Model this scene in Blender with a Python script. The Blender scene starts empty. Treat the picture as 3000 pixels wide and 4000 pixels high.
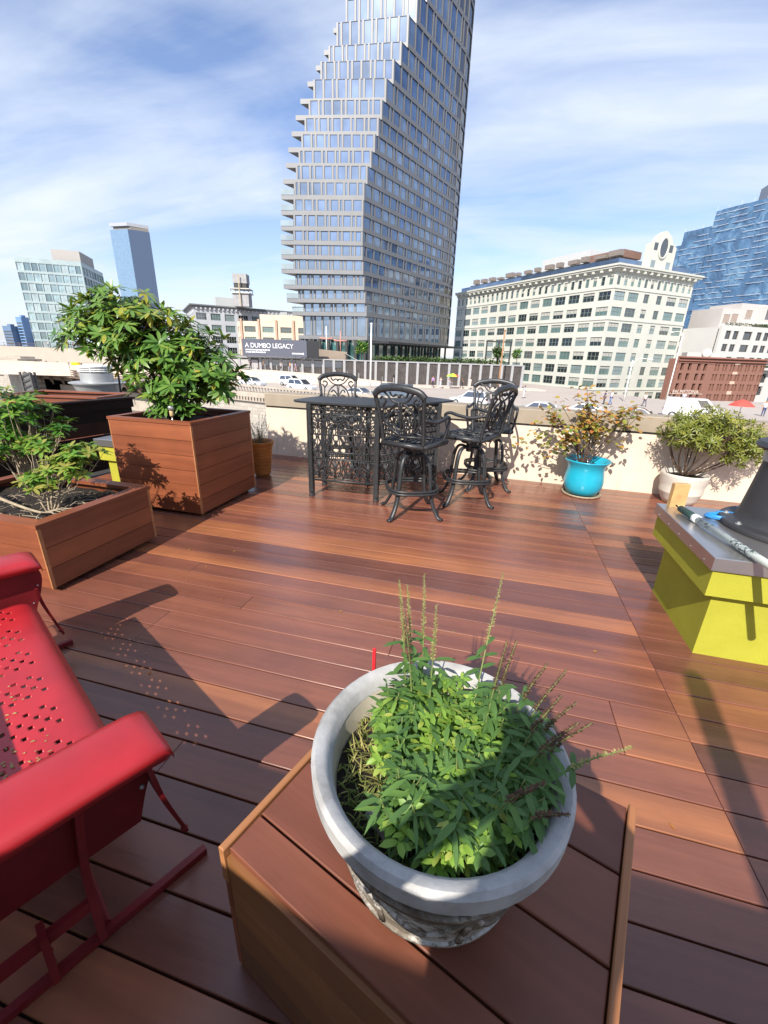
import bpy, math, random
from mathutils import Vector, Matrix
R = random.Random(7)
PI = math.pi
rad = math.radians
sc = bpy.context.scene
COL = sc.collection

# ------------------------------------------------------------------ helpers
class MB:
    """collects geometry; build() links it as one mesh object"""
    def __init__(s):
        s.v = []; s.f = []; s.m = []; s.t = []
        s.mi = 0; s.tone = 0.5
    def face(s, idx):
        s.f.append(tuple(idx)); s.m.append(s.mi); s.t.append(s.tone)
    def poly(s, pts):
        b = len(s.v); s.v += [Vector(p) for p in pts]
        s.face(range(b, b + len(pts)))
    def hull(s, lo, hi):
        """two loops of equal length joined to a closed prism"""
        b = len(s.v); n = len(lo)
        s.v += [Vector(p) for p in lo] + [Vector(p) for p in hi]
        s.face([b + i for i in range(n)][::-1]); s.face([b + n + i for i in range(n)])
        for i in range(n):
            j = (i + 1) % n
            s.face((b + i, b + j, b + n + j, b + n + i))
    def box(s, x0, x1, y0, y1, z0, z1, M=None):
        lo = [Vector(p) for p in ((x0, y0, z0), (x1, y0, z0), (x1, y1, z0), (x0, y1, z0))]
        hi = [Vector(p) for p in ((x0, y0, z1), (x1, y0, z1), (x1, y1, z1), (x0, y1, z1))]
        if M is not None:
            lo = [M @ p for p in lo]; hi = [M @ p for p in hi]
        s.hull(lo, hi)
    def cbox(s, x0, x1, y0, y1, z0, z1, c=.003, M=None):
        """box with chamfered top edges"""
        M = M or Matrix()
        rings = [((x0, x1, y0, y1), z0), ((x0, x1, y0, y1), z1 - c), ((x0 + c, x1 - c, y0 + c, y1 - c), z1)]
        b = len(s.v)
        for (a, e, g, h), z in rings:
            s.v += [M @ Vector(p) for p in ((a, g, z), (e, g, z), (e, h, z), (a, h, z))]
        s.face((b + 3, b + 2, b + 1, b)); s.face((b + 8, b + 9, b + 10, b + 11))
        for k in (0, 4):
            for i in range(4):
                j = (i + 1) % 4
                s.face((b + k + i, b + k + j, b + k + 4 + j, b + k + 4 + i))
    def obox(s, P, u, n, L, d0, d1, z0, z1):
        """box on a facade line: from P along u for L, depth d0..d1 along the outward normal n"""
        P = Vector((P[0], P[1], 0)); u = Vector((u[0], u[1], 0)); n = Vector((n[0], n[1], 0))
        q = [P + n * d0, P + u * L + n * d0, P + u * L + n * d1, P + n * d1]
        s.hull([p + Vector((0, 0, z0)) for p in q], [p + Vector((0, 0, z1)) for p in q])
    def prism(s, pts, z0, z1):
        s.hull([(p[0], p[1], z0) for p in pts], [(p[0], p[1], z1) for p in pts])
    def tube(s, path, r, n=6, flat=1.0, cap=True, up=None):
        """sweep of an n-gon along a path; r a number or a list; flat scales the second axis"""
        path = [Vector(p) for p in path]
        if len(path) < 2: return
        b = len(s.v); N = len(path)
        ref = Vector(up) if up else Vector((0, 0, 1))
        t0 = (path[1] - path[0]).normalized()
        if not up and abs(t0.dot(ref)) > .95: ref = Vector((1, 0, 0))
        a = (ref - t0 * ref.dot(t0)).normalized()
        for i in range(N):
            t = (path[min(i + 1, N - 1)] - path[max(i - 1, 0)])
            t = t.normalized() if t.length > 1e-9 else t0
            a = a - t * a.dot(t)
            a = a.normalized() if a.length > 1e-6 else t.orthogonal().normalized()
            c = t.cross(a)
            rr = r[i] if isinstance(r, (list, tuple)) else r
            for k in range(n):
                w = 2 * PI * (k + .5) / n
                s.v.append(path[i] + a * (math.cos(w) * rr) + c * (math.sin(w) * rr * flat))
        for i in range(N - 1):
            for k in range(n):
                j = (k + 1) % n
                s.face((b + i * n + k, b + i * n + j, b + (i + 1) * n + j, b + (i + 1) * n + k))
        if cap:
            s.face([b + k for k in range(n)][::-1]); s.face([b + (N - 1) * n + k for k in range(n)])
    def lathe(s, prof, n=32, c=(0, 0, 0), close=False):
        b = len(s.v); N = len(prof); c = Vector(c)
        for r, z in prof:
            for k in range(n):
                w = 2 * PI * k / n
                s.v.append(c + Vector((r * math.cos(w), r * math.sin(w), z)))
        for i in range(N - 1):
            for k in range(n):
                j = (k + 1) % n
                s.face((b + i * n + k, b + i * n + j, b + (i + 1) * n + j, b + (i + 1) * n + k))
        if close:
            s.face([b + k for k in range(n)][::-1]); s.face([b + (N - 1) * n + k for k in range(n)])
    def ball(s, c, r, n=10, m=6, sq=(1, 1, 1)):
        c = Vector(c); b = len(s.v)
        for i in range(m + 1):
            th = PI * i / m
            for k in range(n):
                w = 2 * PI * k / n
                s.v.append(c + Vector((r * sq[0] * math.sin(th) * math.cos(w), r * sq[1] * math.sin(th) * math.sin(w), r * sq[2] * math.cos(th))))
        for i in range(m):
            for k in range(n):
                j = (k + 1) % n
                s.face((b + i * n + k, b + (i + 1) * n + k, b + (i + 1) * n + j, b + i * n + j))
    def leaf(s, p, d, up, L, W, droop=.15, fold=.18, wide=.5):
        """one leaf: midrib from p along d, folded a little, tip bent by droop"""
        p = Vector(p); d = Vector(d).normalized(); up = Vector(up)
        side = d.cross(up)
        side = side.normalized() if side.length > 1e-5 else d.orthogonal().normalized()
        nn = side.cross(d).normalized()
        b = len(s.v)
        def q(t, w): return p + d * (L * t) - nn * (L * droop * t * t) + side * (W * .5 * w) + nn * (abs(w) * fold * W * .5)
        s.v += [q(0, 0), q(wide * .55, -.8), q(wide * .55, 0), q(wide * .55, .8), q(wide + .22, -.86), q(wide + .22, 0), q(wide + .22, .86), q(1, 0)]
        for f in ((0, 1, 2), (0, 2, 3), (1, 4, 5, 2), (2, 5, 6, 3), (4, 7, 5), (5, 7, 6)):
            s.face([b + i for i in f])
    def build(s, name, mats, parent=None, smooth=False, world=False, loc=None, rotz=0.0):
        me = bpy.data.meshes.new(name)
        off = Vector((0, 0, 0))
        if world:
            p = parent
            while p is not None:
                off = off + p.location; p = p.parent
        me.from_pydata([tuple(v - off) for v in s.v], [], s.f)
        mats = mats if isinstance(mats, (list, tuple)) else [mats]
        for m in mats: me.materials.append(m)
        me.polygons.foreach_set('material_index', s.m)
        me.polygons.foreach_set('use_smooth', [bool(smooth)] * len(s.f))
        at = me.attributes.new('tone', 'FLOAT', 'FACE')
        at.data.foreach_set('value', s.t)
        me.update()
        o = bpy.data.objects.new(name, me); COL.objects.link(o)
        if parent is not None: o.parent = parent
        if loc is not None: o.location = loc
        o.rotation_euler.z = rotz
        if smooth == 'auto' or smooth == 'edge':
            try: me.set_sharp_from_angle(angle=rad(40))
            except Exception: pass
        return o

def tag(o, label=None, cat=None, group=None, kind=None):
    if label: o['label'] = label
    if cat: o['category'] = cat
    if group: o['group'] = group
    if kind: o['kind'] = kind
    return o
def thing(name, label, cat, loc=(0, 0, 0), rotz=0.0, group=None):
    o = bpy.data.objects.new(name, None); COL.objects.link(o)
    o.empty_display_size = .1
    o.location = loc; o.rotation_euler = (0, 0, rotz)
    return tag(o, label, cat, group)
KIDS = {}
def copy_tree(src, parent=None):
    c = src.copy(); COL.objects.link(c)
    if parent is not None: c.parent = parent
    for ch in list(src.children): copy_tree(ch, c)
    return c
def inst(src, parent, loc, rotz=0.0, name=None):
    o = src if src.parent is None and not src.get('used') else src.copy()
    return o
def mesh_copy(name, me, parent, loc, rotz=0.0, scale=None):
    o = bpy.data.objects.new(name, me); COL.objects.link(o); o.parent = parent
    o.location = loc; o.rotation_euler.z = rotz
    if scale: o.scale = scale
    return o
def smoothpath(pts, k=5):
    """Catmull-Rom through the points"""
    P = [Vector(p) for p in pts]; P = [P[0] * 2 - P[1]] + P + [P[-1] * 2 - P[-2]]
    out = []
    for i in range(1, len(P) - 2):
        a, b, c, d = P[i - 1:i + 3]
        for j in range(k):
            t = j / k
            out.append(.5 * ((2 * b) + (c - a) * t + (2 * a - 5 * b + 4 * c - d) * t * t + (3 * b - a - 3 * c + d) * t ** 3))
    out.append(P[-2]); return out
def spiral(cx, cz, r0, r1, a0, a1, n=12):
    """points of a spiral in the x-z plane"""
    out = []
    for i in range(n + 1):
        t = i / n; a = a0 + (a1 - a0) * t; r = r0 + (r1 - r0) * t
        out.append((cx + r * math.cos(a), cz + r * math.sin(a)))
    return out

# ------------------------------------------------------------------ materials
class NT:
    def __init__(s, name):
        s.mat = bpy.data.materials.new(name); s.mat.use_nodes = True
        s.n = s.mat.node_tree.nodes; s.l = s.mat.node_tree.links
        s.b = s.n['Principled BSDF']; s.out = s.n['Material Output']
    def add(s, typ, **kw):
        x = s.n.new(typ)
        for k, v in kw.items(): setattr(x, k, v)
        return x
    def noise(s, scale, detail=4, rough=.55, vec=None, dist=0):
        x = s.add('ShaderNodeTexNoise'); x.inputs['Scale'].default_value = scale
        x.inputs['Detail'].default_value = detail; x.inputs['Roughness'].default_value = rough
        x.inputs['Distortion'].default_value = dist
        if vec is not None: s.l.new(vec, x.inputs['Vector'])
        return x.outputs['Fac']
    def coord(s, scale=(1, 1, 1), src='Object'):
        tc = s.add('ShaderNodeTexCoord'); mp = s.add('ShaderNodeMapping')
        mp.inputs['Scale'].default_value = scale
        s.l.new(tc.outputs[src], mp.inputs['Vector']); return mp.outputs['Vector']
    def ramp(s, fac, stops):
        x = s.add('ShaderNodeValToRGB'); e = x.color_ramp.elements
        while len(e) < len(stops): e.new(.5)
        for i, (p, c) in enumerate(stops):
            e[i].position = p; e[i].color = (c[0], c[1], c[2], 1)
        s.l.new(fac, x.inputs['Fac']); return x.outputs['Color']
    def math(s, op, a, b=None, clamp=False):
        x = s.add('ShaderNodeMath', operation=op); x.use_clamp = clamp
        for i, q in enumerate((a, b)):
            if q is None: continue
            if isinstance(q, (int, float)): x.inputs[i].default_value = q
            else: s.l.new(q, x.inputs[i])
        return x.outputs[0]
    def mix(s, fac, a, b, blend='MIX'):
        x = s.add('ShaderNodeMix', data_type='RGBA', blend_type=blend)
        if isinstance(fac, (int, float)): x.inputs[0].default_value = fac
        else: s.l.new(fac, x.inputs[0])
        for i, q in ((6, a), (7, b)):
            if isinstance(q, (tuple, list)): x.inputs[i].default_value = (q[0], q[1], q[2], 1)
            else: s.l.new(q, x.inputs[i])
        return x.outputs[2]
    def attr(s, name='tone'):
        x = s.add('ShaderNodeAttribute'); x.attribute_name = name; return x.outputs['Fac']
    def bump(s, h, strength=.3, dist=.01):
        x = s.add('ShaderNodeBump'); x.inputs['Strength'].default_value = strength
        x.inputs['Distance'].default_value = dist
        s.l.new(h, x.inputs['Height']); s.l.new(x.outputs['Normal'], s.b.inputs['Normal'])
    def set(s, color=None, rough=None, metal=None, spec=None, coat=None):
        for key, q in (('Base Color', color), ('Roughness', rough), ('Metallic', metal), ('Specular IOR Level', spec), ('Coat Weight', coat)):
            if q is None: continue
            if isinstance(q, (tuple, list)): s.b.inputs[key].default_value = (q[0], q[1], q[2], 1)
            elif isinstance(q, (int, float)): s.b.inputs[key].default_value = q
            else: s.l.new(q, s.b.inputs[key])
        return s

MATS = {}
def simple(name, c, rough=.6, metal=0.0, spec=.5, var=.12, scale=6.0, bump=0.0, bscale=60.0, coat=0.0):
    """plain paint, plaster, metal: colour with a little uneven wear"""
    if name in MATS: return MATS[name]
    t = NT(name)
    f = t.noise(scale, 5, .6, t.coord())
    lo = [x * (1 - var) for x in c]; hi = [min(1, x * (1 + var)) for x in c]
    t.set(t.ramp(f, [(.3, lo), (.7, hi)]), rough, metal, spec, coat)
    if bump: t.bump(t.noise(bscale, 3, .6, t.coord()), bump, .01)
    MATS[name] = t.mat; return t.mat
def wood(name, dark, mid, light, axis=0, rough=.42, grain=1.0, spec=.5):
    t = NT(name)
    sc3 = [26.0, 26.0, 26.0]; sc3[axis] = 1.6
    v = t.coord(tuple(sc3))
    tone = t.attr()
    # shift the grain for every board so that no two look alike
    off = t.add('ShaderNodeVectorMath', operation='ADD')
    cm = t.add('ShaderNodeCombineXYZ')
    s1 = t.math('MULTIPLY', tone, 91.0)
    for k in range(3): t.l.new(s1, cm.inputs[k])
    t.l.new(v, off.inputs[0]); t.l.new(cm.outputs[0], off.inputs[1])
    g = t.noise(1.0, 6, .62, off.outputs[0], .6)
    g2 = t.noise(.22, 3, .5, off.outputs[0])
    tv = t.math('ADD', tone, t.math('MULTIPLY', t.math('SUBTRACT', g2, .5), .75), True)
    base = t.ramp(tv, [(0, dark), (.5, mid), (1, light)])
    k = t.math('ADD', t.math('MULTIPLY', g, .75 * grain), t.math('MULTIPLY', g2, .55 * grain))
    k = t.math('ADD', k, 1.0 - .63 * grain)
    st = t.noise(1.3, 5, .65, t.coord((1, 1, 1)), .8)          # weathering, water marks
    k = t.math('MULTIPLY', k, t.math('ADD', t.math('MULTIPLY', st, .7), .65))
    shade = t.add('ShaderNodeVectorMath', operation='SCALE')
    t.l.new(base, shade.inputs[0]); t.l.new(k, shade.inputs['Scale'])
    rr = t.math('ADD', t.math('MULTIPLY', g2, .25), rough - .12)
    t.set(shade.outputs[0], rr, 0, spec)
    t.bump(g, .12, .004)
    return t.mat
def leafmat(name, stops, trans=.28, rough=.42, spec=.5):
    t = NT(name)
    tone = t.attr()
    n = t.noise(14.0, 2, .5, t.coord())
    f = t.math('ADD', tone, t.math('MULTIPLY', t.math('SUBTRACT', n, .5), .25), True)
    col = t.ramp(f, stops)
    t.set(col, rough, 0, spec)
    tr = t.add('ShaderNodeBsdfTranslucent')
    br = t.mix(1.0, col, (1.0, 1.15, .5), 'MULTIPLY')
    t.l.new(br, tr.inputs['Color'])
    mx = t.add('ShaderNodeMixShader'); mx.inputs[0].default_value = trans
    t.l.new(t.b.outputs[0], mx.inputs[1]); t.l.new(tr.outputs[0], mx.inputs[2])
    t.l.new(mx.outputs[0], t.out.inputs['Surface'])
    return t.mat
def glassy(name, c, rough=.06, metal=.0, var=.25, scale=.25):
    """window glass seen from outside: dark behind, mirror on top, each pane tilted a touch"""
    t = NT(name)
    f = t.noise(scale, 2, .5, t.coord())
    t.set(t.ramp(f, [(.3, [x * (1 - var) for x in c]), (.7, [x * (1 + var) for x in c])]), rough, metal, 1.0)
    t.b.inputs['IOR'].default_value = 1.9
    return t.mat

M = {}
M['deck'] = wood('deck_hardwood', (.115, .044, .031), (.20, .071, .044), (.36, .135, .05), 0, .275, .95, .7)
M['plank'] = wood('planter_hardwood', (.15, .044, .019), (.205, .06, .025), (.27, .082, .032), 0, .45, 1.0)
M['plank_y'] = wood('planter_hardwood_side', (.15, .044, .019), (.205, .06, .025), (.27, .082, .032), 1, .45, 1.0)
M['boxtop'] = wood('box_hardwood', (.13, .042, .025), (.175, .057, .031), (.22, .075, .038), 0, .45, .9)
M['boxside'] = wood('box_side_hardwood', (.15, .062, .022), (.21, .088, .03), (.28, .12, .042), 0, .5, .9)
M['boxtrim'] = wood('box_trim', (.30, .12, .048), (.34, .14, .055), (.38, .165, .066), 1, .5, .9)
M['darkwood'] = wood('fence_dark_wood', (.006, .004, .0035), (.010, .006, .005), (.03, .013, .009), 1, .7, .8, .2)  # near black brown over the whole fence
M['soil'] = simple('soil', (.02, .014, .01), .95, var=.6, scale=40, bump=.8, bscale=120)
M['iron'] = simple('cast_aluminium_charcoal', (.032, .034, .037), .40, .2, .5, .25, 30)
M['red'] = simple('red_enamel', (.47, .022, .028), .42, 0, .7, .10, 3, coat=.6); M['red'].node_tree.nodes['Principled BSDF'].inputs['Coat Roughness'].default_value = .38

def chipped(name, c, rust, rough):
    t = NT(name); f = t.noise(38, 4, .7, t.coord()); g = t.noise(3.5, 3, .6, t.coord())
    k = t.ramp(t.math('ADD', t.math('MULTIPLY', f, .75), t.math('MULTIPLY', g, .25)), [(.63, (0, 0, 0)), (.66, (1, 1, 1))])
    base = t.ramp(g, [(.3, [x * .82 for x in c]), (.7, [min(1, x * 1.12) for x in c])])
    t.set(t.mix(k, base, rust), t.math('ADD', t.math('MULTIPLY', g, .25), rough - .12), 0, .6, .3); t.b.inputs['Coat Roughness'].default_value = .35
    t.bump(f, .06, .003); return t.mat
M['red'] = chipped('red_enamel_chipped', (.43, .015, .021), (.20, .035, .025), .42)
M['redshade'] = simple('red_enamel_shaded', (.17, .009, .012), .45, 0, .5, .2, 8)  # darker copy of the red, shade under the arms put into its colour
M['lime'] = simple('lime_stucco', (.375, .365, .035), .75, 0, .3, .07, 5, .35, 220)
M['steel'] = simple('brushed_steel_sheet', (.52, .50, .48), .28, .85, .5, .10, 3)
M['duct'] = simple('dark_vent_metal', (.05, .05, .054), .5, .2, .4, .15, 4)
M['stucco'] = simple('cream_stucco', (.66, .55, .435), .85, 0, .2, .08, 2.5, .12, 90)
M['coping'] = simple('coping_stone', (.31, .262, .20), .8, 0, .2, .12, 2.5, .1, 60)
M['turq'] = simple('turquoise_glaze', (.012, .355, .50), .3, 0, .6, .08, 4, coat=.3)
M['creampot'] = simple('cream_glazed_clay', (.58, .53, .46), .5, 0, .4, .08, 5)
M['terra'] = simple('terracotta_amber', (.42, .16, .035), .5, 0, .4, .25, 8)
M['white'] = simple('white_paint', (.78, .78, .76), .5, 0, .4, .05, 3)
M['offwhite'] = simple('offwhite_wall', (.62, .61, .57), .75, 0, .3, .06, 1)
M['galv'] = simple('galvanised_grey', (.42, .43, .43), .45, .5, .5, .12, 5)
M['blueplastic'] = simple('blue_plastic', (.03, .25, .62), .4)
M['rubber'] = simple('black_rubber', (.012, .012, .013), .7)
M['bark'] = simple('bark_brown', (.09, .055, .035), .85, var=.35, scale=30)
M['bark_pale'] = simple('bark_pale', (.36, .29, .20), .85, var=.3, scale=30)
M['skin'] = simple('skin', (.45, .25, .17), .55, var=.05)
M['hair'] = simple('hair_dark', (.03, .02, .015), .6)
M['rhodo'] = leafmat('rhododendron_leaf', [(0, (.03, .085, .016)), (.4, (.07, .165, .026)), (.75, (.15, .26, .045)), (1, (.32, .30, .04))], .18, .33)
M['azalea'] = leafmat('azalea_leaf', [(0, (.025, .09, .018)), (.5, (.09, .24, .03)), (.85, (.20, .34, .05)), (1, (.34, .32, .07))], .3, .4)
M['maple'] = leafmat('autumn_leaf', [(0, (.13, .20, .03)), (.35, (.28, .29, .05)), (.6, (.46, .27, .06)), (1, (.44, .16, .05))], .3, .5)
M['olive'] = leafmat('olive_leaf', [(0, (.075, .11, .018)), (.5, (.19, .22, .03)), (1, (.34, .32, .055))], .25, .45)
M['herb'] = leafmat('herb_leaf', [(0, (.05, .115, .035)), (.4, (.105, .21, .05)), (.75, (.25, .42, .06)), (1, (.42, .46, .10))], .3, .5)
M['grass'] = leafmat('pot_grass', [(0, (.07, .11, .02)), (.5, (.20, .24, .05)), (1, (.46, .40, .14))], .3, .6)
M['spike_pale'] = leafmat('flower_spike_pale', [(0, (.24, .22, .07)), (1, (.46, .40, .16))], .2, .7)
M['spike_dark'] = leafmat('flower_spike_dry', [(0, (.06, .03, .02)), (1, (.15, .07, .035))], .1, .8)
M['silver'] = leafmat('silver_leaf', [(0, (.16, .2, .15)), (1, (.38, .42, .36))], .2, .6)
M['hedge'] = leafmat('hedge_leaf', [(0, (.03, .07, .015)), (1, (.09, .16, .03))], .15, .6)
# pot of weathered concrete
t = NT('weathered_concrete_rim')
a = t.noise(9, 6, .65, t.coord()); b = t.noise(70, 3, .6, t.coord())
t.set(t.mix(t.math('MULTIPLY', b, .5), t.ramp(a, [(.34, (.20, .19, .175)), (.5, (.36, .355, .345)), (.64, (.45, .45, .445))]), (.48, .48, .475)), .85, 0, .25)
t.bump(b, .25, .004); M['conc'] = t.mat
t = NT('weathered_concrete_body')
a = t.noise(6, 6, .7, t.coord((1, 1, 2.2)), .4); b = t.noise(55, 4, .7, t.coord())
c = t.ramp(a, [(.36, (.11, .085, .06)), (.5, (.21, .18, .145)), (.58, (.50, .48, .44)), (.7, (.60, .59, .56))])
t.set(t.mix(t.ramp(b, [(.5, (0, 0, 0)), (.62, (1, 1, 1))]), c, (.15, .12, .09)), .85, 0, .3)
t.bump(b, .45, .006); M['concbody'] = t.mat

def structure(o): o['kind'] = 'structure'; return o

t = NT('stained_cream_stucco')
a = t.noise(2.2, 5, .6, t.coord()); b = t.noise(3.0, 6, .7, t.coord((3.5, 3.5, .5)), .3); f = t.noise(90, 3, .6, t.coord())
t.set(t.mix(t.ramp(b, [(.56, (0, 0, 0)), (.74, (.6, .6, .6))]), t.ramp(a, [(.3, (.60, .50, .395)), (.7, (.69, .58, .46))]), (.36, .30, .235)), .85, 0, .2)
t.bump(f, .12, .01); M['stucco'] = t.mat
# ------------------------------------------------------------------ camera, light, sky
def make_camera():
    cd = bpy.data.cameras.new('camera'); cam = bpy.data.objects.new('camera', cd); COL.objects.link(cam)
    cd.sensor_fit = 'HORIZONTAL'; cd.sensor_width = 36; cd.lens = 36 * 1628.79 / 3000
    cd.clip_start = .02; cd.clip_end = 6000
    pitch, roll, yaw = rad(20.5768), rad(1.8214), rad(14.403)
    r0 = Vector((1, 0, 0)); f0 = Vector((0, math.cos(pitch), -math.sin(pitch))); u0 = Vector((0, math.sin(pitch), math.cos(pitch)))
    r = r0 * math.cos(roll) + u0 * math.sin(roll); u = u0 * math.cos(roll) - r0 * math.sin(roll)
    Z = Matrix.Rotation(yaw, 3, 'Z'); r, u, f = Z @ r, Z @ u, Z @ f0
    m = Matrix(((r.x, u.x, -f.x, 0), (r.y, u.y, -f.y, 0), (r.z, u.z, -f.z, 1.6), (0, 0, 0, 1)))
    cam.matrix_world = m
    sc.camera = cam
make_camera()
SUN_EL, SUN_AZ = rad(38), rad(188.3)          # azimuth clockwise from +Y
sd = bpy.data.lights.new('sun', 'SUN'); so = bpy.data.objects.new('sun', sd); COL.objects.link(so)
sd.energy = 5.0; sd.angle = rad(.5); sd.color = (1, .93, .83)
tosun = Vector((math.sin(SUN_AZ) * math.cos(SUN_EL), math.cos(SUN_AZ) * math.cos(SUN_EL), math.sin(SUN_EL)))
so.rotation_euler = tosun.to_track_quat('Z', 'Y').to_euler(); so.location = tosun * 40

w = bpy.data.worlds.new('World'); sc.world = w; w.use_nodes = True
wt = w.node_tree; wn, wl = wt.nodes, wt.links
sky = wn.new('ShaderNodeTexSky'); sky.sky_type = 'NISHITA'; sky.sun_disc = False
sky.sun_elevation = SUN_EL; sky.sun_rotation = SUN_AZ; sky.air_density = 1.1; sky.dust_density = .6; sky.ozone_density = 2.2
tc = wn.new('ShaderNodeTexCoord')
sep = wn.new('ShaderNodeSeparateXYZ'); wl.new(tc.outputs['Generated'], sep.inputs[0])
def wmath(op, a, b=None, clamp=False):
    x = wn.new('ShaderNodeMath'); x.operation = op; x.use_clamp = clamp
    for i, q in enumerate((a, b)):
        if q is None: continue
        if isinstance(q, (int, float)): x.inputs[i].default_value = q
        else: wl.new(q, x.inputs[i])
    return x.outputs[0]
# cirrus lies on a flat layer overhead: divide the view direction by its height
zz = wmath('ADD', wmath('MAXIMUM', sep.outputs['Z'], 0.0), .16)
cx = wmath('DIVIDE', sep.outputs['X'], zz); cy = wmath('DIVIDE', sep.outputs['Y'], zz)
cb = wn.new('ShaderNodeCombineXYZ'); wl.new(cx, cb.inputs[0]); wl.new(cy, cb.inputs[1])
def cloud(scale, rot, stretch, detail, rough, off):
    mp = wn.new('ShaderNodeMapping'); mp.inputs['Rotation'].default_value = (0, 0, rot)
    mp.inputs['Scale'].default_value = stretch; mp.inputs['Location'].default_value = off
    wl.new(cb.outputs[0], mp.inputs['Vector'])
    n = wn.new('ShaderNodeTexNoise'); n.inputs['Scale'].default_value = scale; n.inputs['Detail'].default_value = detail
    n.inputs['Roughness'].default_value = rough; n.inputs['Distortion'].default_value = .5
    wl.new(mp.outputs[0], n.inputs['Vector']); return n.outputs['Fac']
n1 = cloud(.62, rad(-28), (1, 1.7, 1), 6, .5, (3.1, 1.4, 0))
n2 = cloud(1.6, rad(-35), (.55, 2.0, 1), 8, .58, (7.3, 2.2, 0))
cov = wmath('ADD', wmath('MULTIPLY', n1, .66), wmath('MULTIPLY', n2, .34))
rp = wn.new('ShaderNodeValToRGB'); wl.new(cov, rp.inputs['Fac'])
rp.color_ramp.elements[0].position = .41; rp.color_ramp.elements[0].color = (0, 0, 0, 1)
rp.color_ramp.elements[1].position = .63; rp.color_ramp.elements[1].color = (1, 1, 1, 1)
hz = wmath('SUBTRACT', 1.0, wmath('MULTIPLY', wmath('ABSOLUTE', sep.outputs['Z']), 3.2), True)   # pale veil low down
fac = wmath('ADD', wmath('MULTIPLY', rp.outputs['Color'], .84), wmath('ADD', wmath('MULTIPLY', hz, .26), .06), True)
mx = wn.new('ShaderNodeMix'); mx.data_type = 'RGBA'
wl.new(fac, mx.inputs[0])
gain = wn.new('ShaderNodeMix'); gain.data_type = 'RGBA'; gain.blend_type = 'MULTIPLY'; gain.inputs[0].default_value = 1
gain.inputs[7].default_value = (1.8, 1.8, 2.1, 1)
wl.new(sky.outputs[0], gain.inputs[6])
wl.new(gain.outputs[2], mx.inputs[6]); mx.inputs[7].default_value = (9.6, 10.5, 12.0, 1)
bg = wn['Background']; wl.new(mx.outputs[2], bg.inputs['Color']); bg.inputs['Strength'].default_value = .066
sc.view_settings.view_transform = 'Standard'; sc.view_settings.look = 'None'
sc.view_settings.gamma = 1; sc.view_settings.use_curve_mapping = False
sc.view_settings.exposure = .52

# ------------------------------------------------------------------ the deck
def deck():
    m = MB(); pitch = .1594; y0 = .4638 - .0055
    XL, XS, XR = -4.95, 1.027, 4.4
    rows = range(-30, 36)
    for n in rows:
        ya = y0 + n * pitch + .0035; yb = ya + pitch - .007
        if yb > 6.2: continue
        # left field up to the frame seam, then the right field
        cuts = [XL]
        if R.random() < .3: cuts.append(R.uniform(-3.5, .2))
        if n in (7, 8): cuts = [XL, -1.9, .72]
        cuts.append(XS)
        cuts2 = [XS]
        cuts2.append(XR)
        for cc in (cuts, cuts2):
            for a, b in zip(cc[:-1], cc[1:]):
                m.tone = min(1, max(0, R.gauss(.42, .16)))
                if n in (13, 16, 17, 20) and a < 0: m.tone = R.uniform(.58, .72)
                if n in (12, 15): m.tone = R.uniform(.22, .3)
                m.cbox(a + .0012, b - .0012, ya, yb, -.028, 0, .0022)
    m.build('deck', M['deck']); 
    o = bpy.data.objects['deck']; structure(o)
    b = MB(); b.box(-9.5, 5.5, -6, 6.15, -9, -.034); b.box(-9.5, 5.5, 6.15, 6.6, -9, -.2)
    structure(b.build('roof', simple('roof_membrane', (.03, .028, .027), .9, var=.3)))
deck()

# parapet: cream front, tan upper course, pale coping on top; turned 1.8 degrees from the boards
def parapet():
    t = thing('parapet_wall', 'long cream stucco parapet wall with tan upper course behind the bar set', 'wall', (-3.6, 6.16, 0), rad(-1.85))
    L = 9.2
    m = MB(); m.box(0, L, 0, .34, -.03, .763); m.build('wall', M['stucco'], t)
    m = MB(); m.box(0, L, .012, .33, .765, .79); m.build('flashing_strip', M['rubber'], t)
    m = MB(); m.cbox(-.01, L, -.004, .36, .792, .985, .012); m.build('coping', M['coping'], t)
parapet()

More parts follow.
